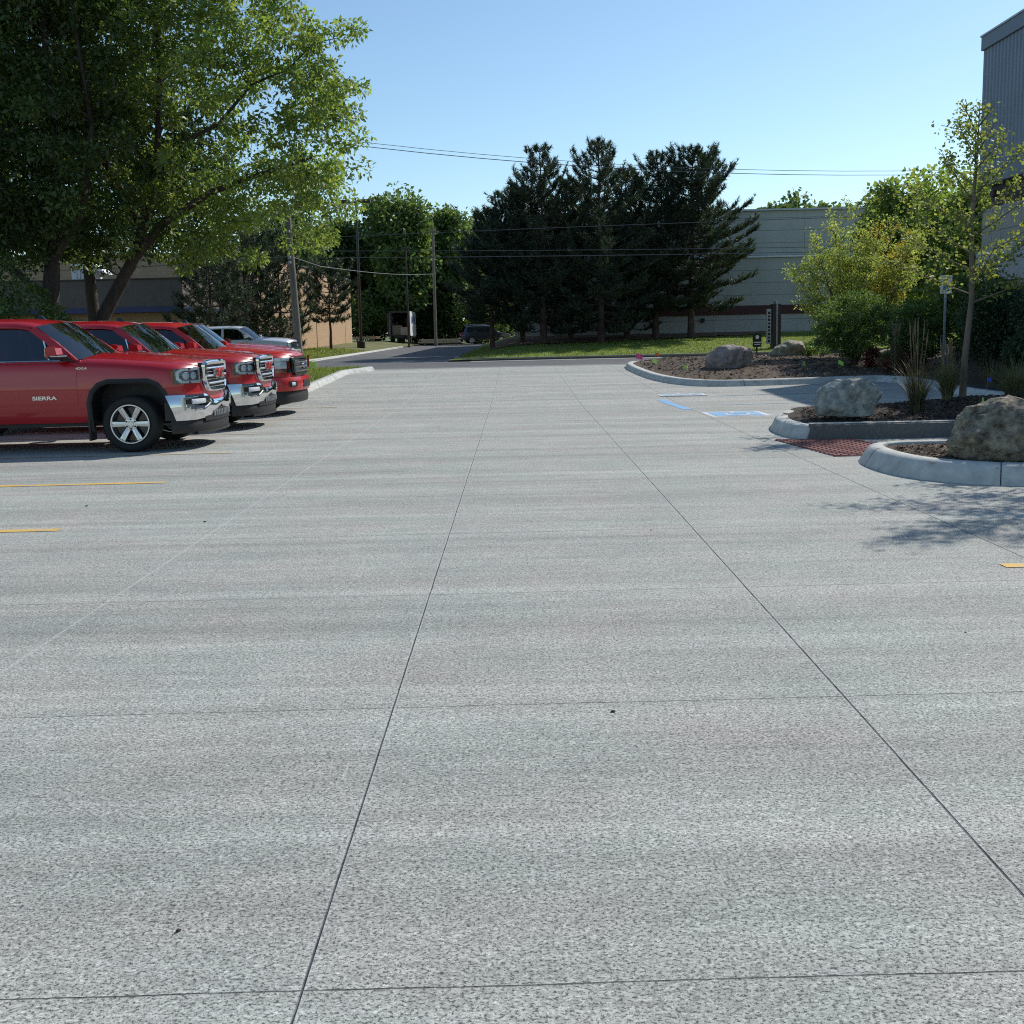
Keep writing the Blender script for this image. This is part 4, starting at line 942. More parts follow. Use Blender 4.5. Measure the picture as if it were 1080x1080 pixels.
tree('maple_tree','darker tree with an upright trunk behind the nearest red truck','tree',(-11.75,26.2,.15),
 [([(0,0,-.2),(.05,0,1.2),(.12,0,2.4),(.25,0,3.4)],[.30,.24,.22,.18],12),([(.25,0,3.4),(.5,.1,5.5),(.4,.2,8.5),(.5,.2,11.5)],[.15,.12,.08,.03],8),
  ([(.12,0,2.5),(-.7,0,3.2),(-1.8,0,4.0),(-3,0,5.2)],[.11,.09,.07,.03],7),([(.25,0,3.4),(1.2,-.2,4.6),(1.6,-.3,6.6),(1.4,-.4,9)],[.12,.09,.06,.03],7)],
 [(-.6,0,9.2,3.4,2.2,2.6),(.3,-.2,6.0,2.8,2.2,2.1),(-2.0,-.3,5.4,2.3,2.0,2.0),(-2.2,0,10.5,3,2.2,2.3),(.2,0,4.6,1.8,1.8,.9),(.4,0,4.2,2.7,1.2,.7),(-2.4,0,4.6,1.6,1.5,1.1),(-.9,-.5,4.0,1.5,1.2,.8),(1.2,0,11,2.4,2,2)],
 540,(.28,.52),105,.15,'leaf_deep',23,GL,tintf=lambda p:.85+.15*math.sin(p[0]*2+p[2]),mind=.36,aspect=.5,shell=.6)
tree('maple_tree','tree at the left edge with thin paired stems and dark crown','tree',(-15.2,27.0,.15),
 [([(0,0,-.2),(.05,0,1.6),(.0,0,3.6),(-.2,0,7),(-.1,0,11.5)],[.20,.17,.15,.10,.03],10),([(.5,.1,-.2),(.35,.1,1.5),(.2,.1,3.4),(.7,.1,6.5),(1.3,0,9)],[.11,.10,.09,.06,.03],8)],
 [(0,0,9.2,3.0,2.2,3.2),(.2,-.3,5.2,2.6,2,2.0),(-1.5,0,6,2.6,2,2.6),(.4,0,12,2.4,2,1.6)],
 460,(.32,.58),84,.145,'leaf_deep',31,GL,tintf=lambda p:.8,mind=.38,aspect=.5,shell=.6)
tree('maple_tree','dense tree standing farther back, filling the gap between the leaning maple and the upright trunk','tree',(-14.2,35,.3),
 [([(0,0,-.2),(.1,0,2),(.0,0,4.5),(.1,0,8),(.0,0,12)],[.24,.20,.16,.10,.03],9)],
 [(1.2,0,8.6,4.6,2.2,3.6),(-2.5,0,9.5,4.0,2.2,3.6),(2.6,0,6.6,3.2,2,2.2),(-3,0,5.8,3.2,1.8,1.8),(0,0,13,4,2,2),(.8,0,4.9,5.2,1.8,1.25),(-3.4,0,4.8,3.4,1.6,1.2)],
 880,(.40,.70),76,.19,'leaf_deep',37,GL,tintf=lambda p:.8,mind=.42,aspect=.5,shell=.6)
# low bushes under them
def bush(label,loc,r,ncl,per,leaf,mat,seed,group=None,crad=(.10,.18),stem=.25,cat='shrub',name='shrub',aspect=.6,box=False,droop=.0,bark='bark',trim=.45):
    t=thing(name,label,cat,loc,0,group); P=crown_points([(0,0,stem+r[2],r[0],r[1],r[2])],ncl,seed,trim)
    if box: P=np.array([[math.copysign(min(abs(p[0])*1.22,r[0]),p[0]),math.copysign(min(abs(p[1])*1.22,r[1]),p[1]),min(max((p[2]-stem-r[2])*1.22,-r[2]),r[2])+stem+r[2]] for p in P])
    mb=MB(); rs=random.Random(seed)
    tr=[([(rs.uniform(-.06,.06),rs.uniform(-.06,.06),-.1),(rs.uniform(-.15,.15)*r[0]*2,rs.uniform(-.15,.15),stem*.8),(rs.uniform(-.4,.4)*r[0],rs.uniform(-.4,.4)*r[1],stem+r[2]*.7)],[.035,.028,.015],6) for _ in range(4)]
    skeleton(mb,tr,P[:max(20,len(P)//3)],r_tip=.004,k=.010,seed=seed); mb.build('stems',M[bark],t,True,60,fix=False)
    leaf_cloud('foliage',P,rng.uniform(crad[0],crad[1],len(P)),per,leaf,M[mat],t,seed,aspect=aspect,droop=droop); return t
bush('leafy bush between the trunks behind the nearest red truck',(-12.2,24.9,.1),(1.1,.7,1.6),110,60,.09,'leaf_bush',41,'bushes under the tall trees',(.18,.32))
bush('small light green bush beside the upright trunk',(-11.0,25.0,.1),(.6,.5,1.1),60,60,.08,'leaf_bush',42,'bushes under the tall trees',(.14,.26))
bush('dark bush at the left edge under the thin stems',(-13.6,25.6,.1),(1.1,.8,1.9),110,60,.10,'leaf_deep',43,'bushes under the tall trees',(.2,.34))

# conifers
def pine_mesh(seed,h,rmax,base=.16,lv=26,mat='needle',needle=.20,lean=0.,dens=1.0,up=.12,hole=.0,taper=1.25,wj=.16):
    rs=random.Random(seed); rg=np.random.default_rng(seed); mb=MB()
    tp=[(lean*h*(k/8)**1.5+rs.gauss(0,.02)*h*.3*(k/8),rs.gauss(0,.01)*h*.3,h*k/8-.1) for k in range(9)]
    mb.tube(tp,[lerp(.021*h,.02,(k/8)**.9) for k in range(9)],9)
    tips=[];dirs=[]
    for L in range(lv):
        f=L/(lv-1); z=h*(base+(1-base)*f**.92); 
        prof=(1-f)**(1/taper)*(.62+.38*min(1,f/.22)) ; nb=5 if f<.85 else 4
        a0=rs.uniform(0,6.28)
        for b in range(nb):
            if rs.random()<hole: continue
            az=a0+6.283*b/nb+rs.gauss(0,.25); ln=max(.35,rmax*prof*rs.uniform(.93-wj*1.5,.93+wj)); k=interp(z/h,[(0,0),(1,8)])
            cx=interp(z,[(p[2],p[0]) for p in tp]); cy=interp(z,[(p[2],p[1]) for p in tp])
            el=lerp(-.08,up+.40,f)+rs.gauss(0,.08); dx,dy=math.cos(az),math.sin(az)
            pts=[];m=6
            for i in range(m+1):
                u=i/m; pts.append(Vector((cx+dx*ln*u*math.cos(el*.6),cy+dy*ln*u*math.cos(el*.6),z+ln*math.sin(el)*u+min(ln,1.7)*((.26 if f>.1 else .14)*u**2.6-.10*math.sin(math.pi*u)))))
            mb.tube(pts,[lerp(.012+.012*ln,.006,i/m) for i in range(m+1)],4,cap=False)
            nt=max(4,int(ln*7.0*dens))
            for q in range(nt):
                u=rs.uniform(.22,1.0)**.75; i=min(m-1,int(u*m)); p=pts[i].lerp(pts[i+1],u*m-i); d=(pts[i+1]-pts[i]).normalized()
                sd=rs.choice((-1,1))*rs.uniform(.25,1.0); lat=Vector((-dy,dx,0)); tw=(d*.7+lat*sd*.9+Vector((0,0,rs.uniform(.15,.7)))).normalized(); tl=rs.uniform(.22,.52)*(1.25-.5*u)*min(1.5,ln/1.4+.35)
                e=p+tw*tl; mb.tube([p,e],[.009,.004],3,cap=False)
                for w in(.55,1.0): tips.append(p.lerp(e,w)); dirs.append((tw+Vector((0,0,.45))).normalized())
            tips.append(pts[-1]); dirs.append((pts[-1]-pts[-2]).normalized()+Vector((0,0,.6)))
    for w in(.5,1.,1.5): tips.append(Vector((tp[-1][0],tp[-1][1],h-.3+w*.3))); dirs.append(Vector((0,0,1)))
    T=np.array([tuple(t) for t in tips]); D=np.array([tuple(d.normalized()) for d in dirs]); per=12; n=len(T)*per
    t=np.repeat(T,per,0); d=np.repeat(D,per,0)
    ax=d*.75+rg.normal(size=(n,3))*.62; ax/=np.linalg.norm(ax,axis=1)[:,None]; sd=np.cross(ax,rg.normal(size=(n,3))); sd/=np.linalg.norm(sd,axis=1)[:,None]
    Ln=(needle*rg.uniform(.7,1.25,n))[:,None]; W=Ln*.085; st=t-d*(rg.random(n)*.18)[:,None]
    v=np.empty((n,3,3)); v[:,0]=st-sd*W; v[:,1]=st+sd*W; v[:,2]=st+ax*Ln
    b=np.repeat(rg.uniform(.7,1.35,len(T)),per)*rg.uniform(.75,1.25,n); col=np.stack([b*1.02,b,b*.95,np.ones(n)],1)
    return mb,v,np.repeat(col,3,axis=0)
def pine(label,loc,seed,h,rmax,group,name='pine_tree',**kw):
    mat=kw.get('mat','needle'); t=thing(name,label,'tree',loc,0,group); mb,v,c=pine_mesh(seed,h,rmax,**kw)
    mb.build('trunk',M['bark_pine'],t,True,60,fix=False); quads('needles',v,c,M[mat],t,3); return t
PG='tall dark pines in front of the factory'
def px2(x,Y): return (x-543)/1090*Y
specs=[(519,57.5,8.0,3.2,'small outermost pine at the left end of the pine row',51),(551,58,9.0,3.7,'second pine from the left of the row, low and rounded',52),(573,56.6,10.9,3.6,'pine with a narrow pointed top left of the tallest one',53),
 (601,59,9.4,3.7,'short pine filling the gap behind the tallest pine',54),(633,56.4,11.1,3.9,'tallest pine of the row with a bushy pointed top',55),(660,59.5,9.9,3.6,'pine hidden between the tallest and the leaning trunked pine',56),(690,59.2,10.7,3.7,'pine with a leaning grey trunk second from the right',57),(727,59,10.9,4.3,'rightmost pine with long bare lower branches over the lawn',58)]
for x,Y,h,r,lab,sd in specs:
    X=px2(x,Y); pine(lab,(X,Y,H(X,Y)+.05),sd,h-.75,r*.90,PG,base=.17 if sd>56 else (.22 if sd<53 else .08),lean=.012 if sd==57 else (.008 if sd==58 else 0.),needle=.22,dens=1.25 if sd!=58 else 1.6,lv=27 if sd!=58 else 32,taper=1.9,wj=.28)
PG2='dark pines beside the tan brick building'
for x,Y,h,r,lab,sd,b in((226,46,5.6,2.1,'open branched dark pine behind the second red truck',61,.15),(262,52,6.6,2.6,'broad dark pine behind the third red truck',62,.12),(298,54,6.3,2.2,'dark pine just left of the wooden pole',63,.12)):
    X=px2(x,Y); pine(lab,(X,Y,H(X,Y)),sd,h,r,PG2,base=b,needle=.24,dens=1.0,lv=15,taper=2.2,up=.2)
X=px2(350,72); pine('small round topped pine with a bare pale trunk against the sunlit tan wall',(X,72,H(X,72)),64,5.6,2.3,PG2,base=.38,needle=.26,dens=1.1,lv=11,taper=3.0,up=.25)

# far woods: individual trees
def far_tree(label,loc,seed,h,w,mat='leaf_far',group='big trees behind the driveway',ncl=170,per=56,leaf=.46,tint=1.0):
    rs=random.Random(seed); t=thing('broadleaf_tree',label,'tree',loc,rs.uniform(0,6.28),group)
    ells=[(0,0,h*.60,w*.8,w*.8,h*.36),(rs.uniform(-.4,.4)*w,rs.uniform(-.4,.4)*w,h*.40,w*.9,w*.8,h*.25)]+[(rs.uniform(-.6,.6)*w,rs.uniform(-.6,.6)*w,h*rs.uniform(.5,.85),w*.38,w*.38,h*.14) for _ in range(5)]
    P=crown_points(ells,ncl,seed,.35); mb=MB()
    skeleton(mb,[([(0,0,-.3),(.1,0,h*.25),(-.1,.1,h*.5),(.1,0,h*.85)],[.024*h,.018*h,.012*h,.03],8)],P[:90],r_tip=.02,k=.018,seed=seed,maxr=.2)
    mb.build('trunk',M['bark'],t,True,60,fix=False)
    leaf_cloud('crown',P,rng.uniform(.055*h,.10*h,len(P))*.9,per,leaf,M[mat],t,seed,aspect=.75,tints=np.full(len(P),tint)); return t
FW=[ # px, Y, top px y, width m, label
 (333,118,192,5.5,'tall full tree in the far wood directly behind the tan building roof',1.0),
 (368,121,224,4,'dark tree of the far wood behind the light pole lamp',.8),
 (399,120,206,3.8,'tall tree of the far wood left of the pointed top',1.0),
 (424,112,186,3.4,'highest pointed tree of the far wood above the box truck',1.1),
 (450,124,236,3.6,'tree of the far wood right of the highest one with a lower rounded top',.9),
 (479,118,214,3.6,'bright topped tree of the far wood near the grey pole',1.15),
 (503,126,226,4,'tree of the far wood touching the left end of the pines',1.0),
 (530,128,238,6,'tree of the far wood showing behind the left pines',.8),
 (300,112,215,6,'tree of the far wood hidden behind the big maple',.9),
 (384,112,306,2.2,'round yellowish bush tree at the edge of the driveway lawn',1.3),
 (416,119,288,3.6,'low dark tree right behind the box truck',.7),
 (456,121,285,3.8,'low green tree on the right of the box truck',1.0),
 (474,117,288,3.2,'low bright green tree left of the parked dark car',1.0),
 (505,112,290,4.2,'low dark tree above the parked dark car',.75)]
for i,(x,Y,ty,w,lab,tn) in enumerate(FW):
    X=px2(x,Y); h=1.6+(349-.022*(x-543)-ty)/1090*Y-H(X,Y); far_tree(lab,(X,Y,H(X,Y)),200+i,h,w,tint=tn,leaf=.46 if h>9 else .32,ncl=190 if h>9 else 120)
FR=[(806,96,203,3.0,'leftmost low tree top showing over the factory roof',.8),(826,100,201,3.4,'rounded tree top over the factory roof, second from the left',.9),(852,98,208,3.0,'lower tree top over the middle of the factory roof',1.),(878,97,205,3.0,'tree top over the factory roof left of the yellow tree',1.),
    (905,92,212,2.8,'small tree top over the factory roof above the yellow tree',.9)]
for i,(x,Y,ty,w,lab,tn) in enumerate(FR):
    X=px2(x,Y); h=1.6+(349-.022*(x-543)-ty)/1090*Y-H(X,Y); far_tree(lab,(X,Y,H(X,Y)),240+i,h,w,tint=tn,group='tree tops behind the factory roof',ncl=120)
for i,(x,Y,ty,w,lab,tn) in enumerate([(950,48,182,2.6,'dark leafy tree behind the yellow tree, left of the ginkgo',1.0),(990,46,166,2.9,'tall leafy tree directly behind the ginkgo trunk',1.35),(1022,43,188,2.2,'green tree between the ginkgo and the metal sided building',1.35),(928,55,200,2.2,'slim tree rising at the right end of the factory',.75)]):
    X=px2(x,Y); g=H(X,Y); h=1.6+(349-.022*(x-543)-ty)/1090*Y-g; far_tree(lab,(X,Y,g),260+i,h,w,mat='leaf',tint=tn,group='trees behind the ginkgo',ncl=170,per=70,leaf=.22)
# low hedge mass at the foot of the wood
for i,(x,Y,w,hh,lab) in enumerate(((455,116,5,3.4,'dark undergrowth shrub behind the box truck'),(505,118,6,3.2,'dark undergrowth shrub behind the parked dark car'),(400,118,5,3.6,'undergrowth shrub left of the box truck'))):
    X=px2(x,Y); bush(lab,(X,Y,H(X,Y)),(w,1.6,hh/2),110,60,.34,'leaf_deep',280+i,'undergrowth at the foot of the far wood',(.4,.8),stem=.1)

# ginkgo on the middle island (and its twin on the near island, out of frame, that throws the shadow)
def ginkgo(label,loc,seed,h=5.1,group='young ginkgo trees',lean=0.05,rs_=1.):
    rs=random.Random(seed); t=thing('ginkgo_tree',label,'tree',loc,0,group); mb=MB(); C=[];Rr=[]
    tr=[(0,0,-.15),(.02,0,h*.15),(.10*lean*20,.0,h*.35),(.06*lean*20,.02,h*.6),(.10*lean*20,0,h*.82),(.12*lean*20,0,h)]
    mb.tube(tr,[.062,.052,.045,.033,.02,.006],9)
    n=23
    for i in range(n):
        f=i/(n-1); z=h*(.34+.62*f); az=i*2.4+rs.gauss(0,.35); ln=rs_*(1.38*(1-f)**.7+.22)*rs.uniform(.7,1.2)*(1 if f>.08 else .75)
        x0=interp(z,[(p[2],p[0]) for p in tr]); el=lerp(.32,.95,f); pts=[]
        for k in range(6):
            u=k/5; pts.append(Vector((x0+math.cos(az)*ln*u*math.cos(el),math.sin(az)*ln*u*math.cos(el),z+ln*(math.sin(el)*u+.10*u*u))))
        mb.tube(pts,[lerp(.015,.004,k/5) for k in range(6)],5,cap=False)
        m=max(3,int(ln*9))
        for k in range(m):
            u=.15+.85*(k+rs.random())/m; j=min(4,int(u*5)); p=pts[j].lerp(pts[j+1],u*5-j); C.append(tuple(p+Vector((rs.gauss(0,.03),rs.gauss(0,.03),.01)))); Rr.append(rs.uniform(.07,.13))
            if rs.random()<.55 and u<.9:
                q=p+Vector((math.cos(az+rs.choice((-1,1))*1.0),math.sin(az+rs.choice((-1,1))),.35))*rs.uniform(.15,.4); mb.tube([p,q],[.006,.003],4,cap=False); C.append(tuple(q)); Rr.append(rs.uniform(.08,.14)); C.append(tuple(p.lerp(q,.5))); Rr.append(.08)
    for k in range(10): C.append((tr[-1][0]+rs.gauss(0,.03),rs.gauss(0,.03),h*(.86+.15*k/9))); Rr.append(.08)
    mb.build('trunk',M['bark_grey'],t,True,60,fix=False)
    leaf_cloud('crown',np.array(C),np.array(Rr)*1.2,10,.058,M['leaf_ginkgo'],t,seed,aspect=.95,droop=.2,flat=1.0); return t
ginkgo('young slender ginkgo tree with thin grey trunk standing on the middle island',(7.45,17.3,.28),301,h=4.75)
ginkgo('ginkgo tree on the near island just outside the right edge',(7.95,12.0,.14),302,h=5.6,rs_=1.35)
# multi stem yellow green tree in the far island
t=thing('serviceberry_tree','airy multi stemmed tree with yellow green leaves behind the round shrub','tree',(10.75,33,.45),0)
mb=MB(); rs=random.Random(5); C=[]
for i in range(24):
    az=i*2.4; tilt=rs.uniform(.10,.72); L=rs.uniform(3.9,5.2)*(1-.25*tilt); pts=[Vector((math.cos(az)*.06,math.sin(az)*.06,-.1))]
    for k in range(1,7):
        u=k/6; pts.append(Vector((math.cos(az)*L*u*math.sin(tilt)*(1-.15*u),math.sin(az)*L*u*math.sin(tilt)*.7,L*u*math.cos(tilt))))
    mb.tube(pts,[lerp(.024,.004,k/6) for k in range(7)],6,cap=False)
    for k in range(24):
        u=rs.uniform(.30,1); j=min(5,int(u*6)); p=pts[j].lerp(pts[j+1],u*6-j); a=rs.uniform(0,6.28); q=p+Vector((math.cos(a)*.5,math.sin(a)*.5,rs.uniform(.1,.5)))*rs.uniform(.5,1.6)*(1.15-u*.6); mb.tube([p,q],[.007,.003],4,cap=False); C+= [tuple(q),tuple(p.lerp(q,.6))]
mb.build('trunk',M['bark'],t,True,60,fix=False); C=np.array(C)
gold=(C[:,0]>.1)&(C[:,0]<1.7)&(C[:,2]<4.2)&(C[:,2]>1.9)&(np.random.default_rng(3).random(len(C))<.30)
leaf_cloud('crown',C[~gold],rng.uniform(.12,.24,(~gold).sum()),26,.075,M['leaf_yellow'],t,311,aspect=.6,droop=.2); leaf_cloud('golden_foliage',C[gold],rng.uniform(.10,.18,gold.sum()),24,.075,M['leaf_gold'],t,312,aspect=.6,droop=.2)

# shrubs of the right side
SG='shrubs on the right'
bush('rounded box shaped green shrub on a short stem left of the street sign',(9.45,29.2,.34),(.92,.85,.80),260,70,.065,'leaf_bush',321,SG,(.10,.20),stem=.42,box=True,trim=.36)
bush('leafy green shrub right behind the small white sign',(10.75,27.9,.35),(.80,.70,.80),220,70,.065,'leaf_bush',322,SG,(.10,.20),stem=.25,trim=.36)
bush('low clipped green shrub beside the tan boulder at the back of the bed',(9.75,35.0,.35),(.72,.45,.22),90,70,.06,'leaf_bush',323,SG,(.08,.14),stem=.05,box=True)
bush('dark hedge shrub behind the ginkgo trunk',(11.3,24.6,.35),(.85,.7,.95),230,70,.065,'leaf_dark',324,SG,(.12,.22),stem=.15,trim=.36)
bush('dark hedge shrub at the foot of the straw slope',(12.1,23.4,.55),(.95,.8,.85),260,70,.065,'leaf_dark',325,SG,(.12,.22),stem=.1,trim=.36)
bush('dark hedge shrub at the right edge of the picture',(10.95,21.5,.22),(.75,.6,.60),200,70,.06,'leaf_dark',326,SG,(.10,.2),stem=.1,trim=.36)
bush('tall hedge shrub filling the gap behind the small white sign and the ginkgo',(12.3,27.6,.4),(1.1,.9,1.25),280,70,.075,'leaf_bush',327,SG,(.14,.26),stem=.1,trim=.36)
bush('straggly golden green shrub on the straw slope below the panelled wall',(14.2,28.6,1.2),(.55,.5,.65),70,36,.06,'leaf_yellow',328,SG,(.12,.2),stem=.1)
bush('tiny green plant between the round shrub and the reddish one',(10.0,28.0,.32),(.22,.2,.22),30,40,.05,'leaf_bush',329,SG,(.06,.10),stem=.05)
bush('dark red leaved plant under the street sign',(10.35,27.6,.28),(.62,.35,.20),80,46,.10,'redleaf',330,SG,(.08,.16),stem=.04,aspect=.35,droop=.5)
bush('small rusty plant right of the round shrub stem',(9.75,28.5,.32),(.22,.2,.26),30,40,.09,'redleaf',331,SG,(.06,.10),stem=.05,aspect=.3)
M['seedhead']=mk('dry_seed_head',(.16,.12,.07),.9,var=.3,scale=20)
# ornamental grasses
def reeds(label,loc,n,h,spread,mat,seed,arch=.35,w=.007,plume=0,group='ornamental grass clumps'):
    rs=np.random.default_rng(seed); V=[];F=[];C=[]
    for i in range(n):
        a=rs.uniform(0,6.28); r0=spread*.18*rs.random()**.5; out=spread*rs.uniform(.15,1.0); hh=h*rs.uniform(.55,1.1); seg=6; k=rs.uniform(.6,1.4); o=len(V); bx,by=math.cos(a)*r0,math.sin(a)*r0; tx,ty=-math.sin(a)*w*rs.uniform(.6,1.3),math.cos(a)*w
        for s in range(seg+1):
            u=s/seg; x=bx+math.cos(a)*out*u**1.8; y=by+math.sin(a)*out*u**1.8; z=hh*(u-arch*u**2.6*out/spread); q=(1-u*.9)
            V+=[(x-tx*q,y-ty*q,z),(x+tx*q,y+ty*q,z)]; C+=[(k*1.05,k,k*.9,1)]*2
            if s: F.append((o+2*s-2,o+2*s-1,o+2*s+1,o+2*s))
    t=thing('ornamental_grass',label,'ornamental grass',loc,0,group)
    me=bpy.data.meshes.new('blades'); me.from_pydata(V,[],F); at=me.color_attributes.new('tint','FLOAT_COLOR','POINT'); at.data.foreach_set('color',[q for c_ in C for q in c_]); me.materials.append(M[mat]); ob=bpy.data.objects.new('blades',me); COL.objects.link(ob); ob.parent=t
    if plume:
        rg=random.Random(seed); mb=MB()
        for i in range(plume):
            a=rg.uniform(0,6.28); r=spread*rg.uniform(.05,.35); z=h*rg.uniform(1.0,1.3); p0=Vector((math.cos(a)*r*.3,math.sin(a)*r*.3,0)); p1=Vector((math.cos(a)*r*1.3,math.sin(a)*r*1.3,z)); mb.tube([p0,p0.lerp(p1,.55),p1],[.003,.003,.002],4); 
            e=p1-(p1-p0)*.22; mb.tube([e,e.lerp(p1,.4),p1],[.003,.014,.003],5)
        mb.build('seed_heads',M['seedhead'],t,True)
    return t
reeds('dark dry reed clump right of the grey boulder on the middle island',(6.15,15.9,.2),210,1.15,.60,'reed_dark',401,w=.006,plume=9)
reeds('green grass clump at the foot of the ginkgo trunk',(7.12,17.1,.28),320,.85,.42,'reed',402,w=.008,plume=12)
reeds('arching grass clump entering at the right edge',(9.0,18.6,.12),420,.95,.95,'reed',403,arch=.55,w=.010)
reeds('small dry grass tuft right of the ginkgo',(8.35,17.0,.22),90,.4,.35,'reed_dark',404)
reeds('dry tall grass left of the leafy shrub',(10.0,27.4,.3),120,1.1,.35,'reed_dark',405,plume=10)
reeds('grass clump at the foot of the hedge by the kerb',(10.35,22.6,.2),180,.7,.7,'reed',406,arch=.5)

# boulders
boulder('rounded pinkish grey boulder alone on bare mulch near the front of the far bed',(6.02,29.3,.30),(1.40,1.05,.80),1,'rock1',.3,nplanes=9,skew=.1)
boulder('low tan boulder with a pointed top behind the pinkish one',(9.1,34.9,.38),(1.52,1.1,.72),6,'rock2',.2,nplanes=10)
boulder('pale grey green boulder on the left tip of the middle island',(4.92,15.55,.20),(.98,.80,.60),3,'rock3',.2,nplanes=12,skew=.12)
boulder('big brown lichened boulder on the near island at the right edge',(5.22,10.85,.12),(1.42,1.05,.70),17,'rock4',.05,nplanes=9,rough=.06,hmin=.84)
boulder('pale boulder half hidden between the two green shrubs',(10.55,29.2,.38),(.95,.6,.50),5,'rock2',.5)
boulder('small bluish boulder at the hedge foot right of the ginkgo',(10.4,20.7,.10),(.75,.6,.42),12,'rock3',.4)
boulder('dark boulder at the right edge where the driveway kerb ends',(9.72,19.15,.02),(.7,.5,.32),14,'rock1',.4)

# marker flags
def flag(label,x,y,z,mat,h=.30,rz=0.,s=1.):
    t=thing('marker_flag',label,'marker flag',(x,y,z),rz,'small survey marker flags'); m=MB(); m.tube([(0,0,-.05),(.01,0,h*.6),(.015,0,h)],.003*s,5); m.build('wire_stake',M['galv'],t)
    G=[[(.015+ .11*s*i/5,.02*math.sin(i*1.3),h-.0-.085*s*j/3-.012*i) for j in range(4)] for i in range(6)]; m=MB(); A=[p for r in G for p in r]; m.grid(G); m.build('flag_sheet',M[mat],t)
flag('pink flag at the tip of the far kerb',4.2,36.3,.40,'flag_pink',.34,.3,2.2); flag('orange flag just right of the pink one',4.95,36.9,.40,'flag_orange',.34,0,1.2)
flag('pale yellow flag close behind the pink one',4.35,33.2,.36,'flag_yellow',.28,-.4,1.7); flag('pale yellow green flag between the pink flag and the pinkish boulder',4.75,29.6,.30,'flag_yellow',.26,.5,1.6)
flag('lime flag in front of the tan boulder',7.9,28.6,.32,'flag_green',.30,.9,1.5); flag('lime flag in front of the low clipped shrub',8.9,28.7,.33,'flag_green',.28,-.7,1.3)
flag('lime flag between the ginkgo trunk and the big brown boulder',6.95,15.4,.22,'flag_green',.24,1.2,1.3); flag('blue flag on the kerb foot right of the ginkgo',9.85,21.7,.14,'flag_blue',.30,.2,1.0)
flag('pale flag on the grass left of the light pole',-7.55,38.0,.33,'flag_yellow',.34,.4,2.4); flag('pale flag on the grass beside the third red truck',-8.05,37.6,.33,'flag_yellow',.34,-.3,2.0)

# ------------------------------------------------------------------ buildings
def building(name,label,cat='building'): return thing(name,label,cat)
# pale panelled factory
M['fac']=panel_mat('factory_panel',(.47,.46,.42),6.1,.74,.016,.35,zoff=.25); M['fac_up']=panel_mat('factory_upper_panel',(.48,.47,.43),6.1,.74,.016,.35,zoff=.1,xoff=.6)
M['fac_red']=mk('oxblood_band',(.085,.022,.022),.6,var=.15)
b=building('factory_building','long low factory with grey panels and a dark red band behind the pines')
MB().box((30,82,3.3),(60,36,4.8)).build('lower_wall',M['fac'],b); MB().box((30,82.03,7.12),(59.9,35.9,2.72)).build('upper_wall',M['fac_up'],b)
MB().box((30,82,5.74),(60.25,36.25,.10)).build('ledge',M['white'],b); MB().box((30,82,8.52),(60.2,36.2,.10)).build('roof_coping',M['galv'],b)
MB().box((30,82,2.55),(60.12,36.12,.54)).build('red_band',M['fac_red'],b); MB().box((30,82,.95),(60.16,36.16,.40)).build('plinth',M['bronze'],b)
for x in(11.5,19.0,33.0): MB().box((x,63.9,1.98),(.22,.16,.26),bev=.02).build('wall_lamp',M['bronze'],b)
# left tan building
M['tan']=brick_mat('tan_brick',(.50,.33,.19),(.44,.285,.16),(.36,.26,.18)); M['brown_fascia']=mk('brown_fascia',(.13,.105,.09),.8,var=.12); M['navy']=mk('navy_band',(.02,.03,.12),.5,var=.1)
b=building('brick_building','flat roofed tan brick building with a brown fascia and navy stripe behind the trees')
MB().box((-33.0,77,3.0),(36.6,34,6.6)).build('rear_wall',M['tan'],b); MB().box((-33.0,77,6.36),(36.8,34.2,.12)).build('roof_coping',M['bronze'],b)
MB().box((-33.5,56.5,1.5),(33.0,6.8,3.0)).build('front_wall',M['tan'],b)
MB().box((-33.5,56.2,3.86),(34.0,8.2,1.35)).build('fascia',M['brown_fascia'],b); MB().box((-33.5,56.2,3.05),(34.1,8.3,.26)).build('navy_stripe',M['navy'],b); MB().box((-33.5,56.2,4.57),(34.15,8.35,.06)).build('fascia_coping',M['bronze'],b)
for x in(-20.5,-25.0,-30):
    w=MB(); w.box((x,53.08,1.35),(2.6,.10,1.5)); wo=w.build('window',M['bronze'],b); MB().box((x,53.02,1.35),(2.4,.02,1.3)).build('window_pane',M['tint'],wo)
rt=thing('rooftop_hood','small white slatted ventilation hood on the flat roof of the tan building','roof vent',(-21.6,53.4,4.60))
m=MB(); m.prism([(-.7,0),(.45,0),(.45,.55),(.75,.42),(.75,.30),(1.0,.30),(.55,.80),(-.7,.80)],-.5,.5,'y'); m.build('hood_shell',M['white'],rt)
m=MB(); 
for i in range(5): m.box((-.45+.17*i,-.52,.4),(.05,.06,.62))
m.build('louvres',M['galv'],rt)
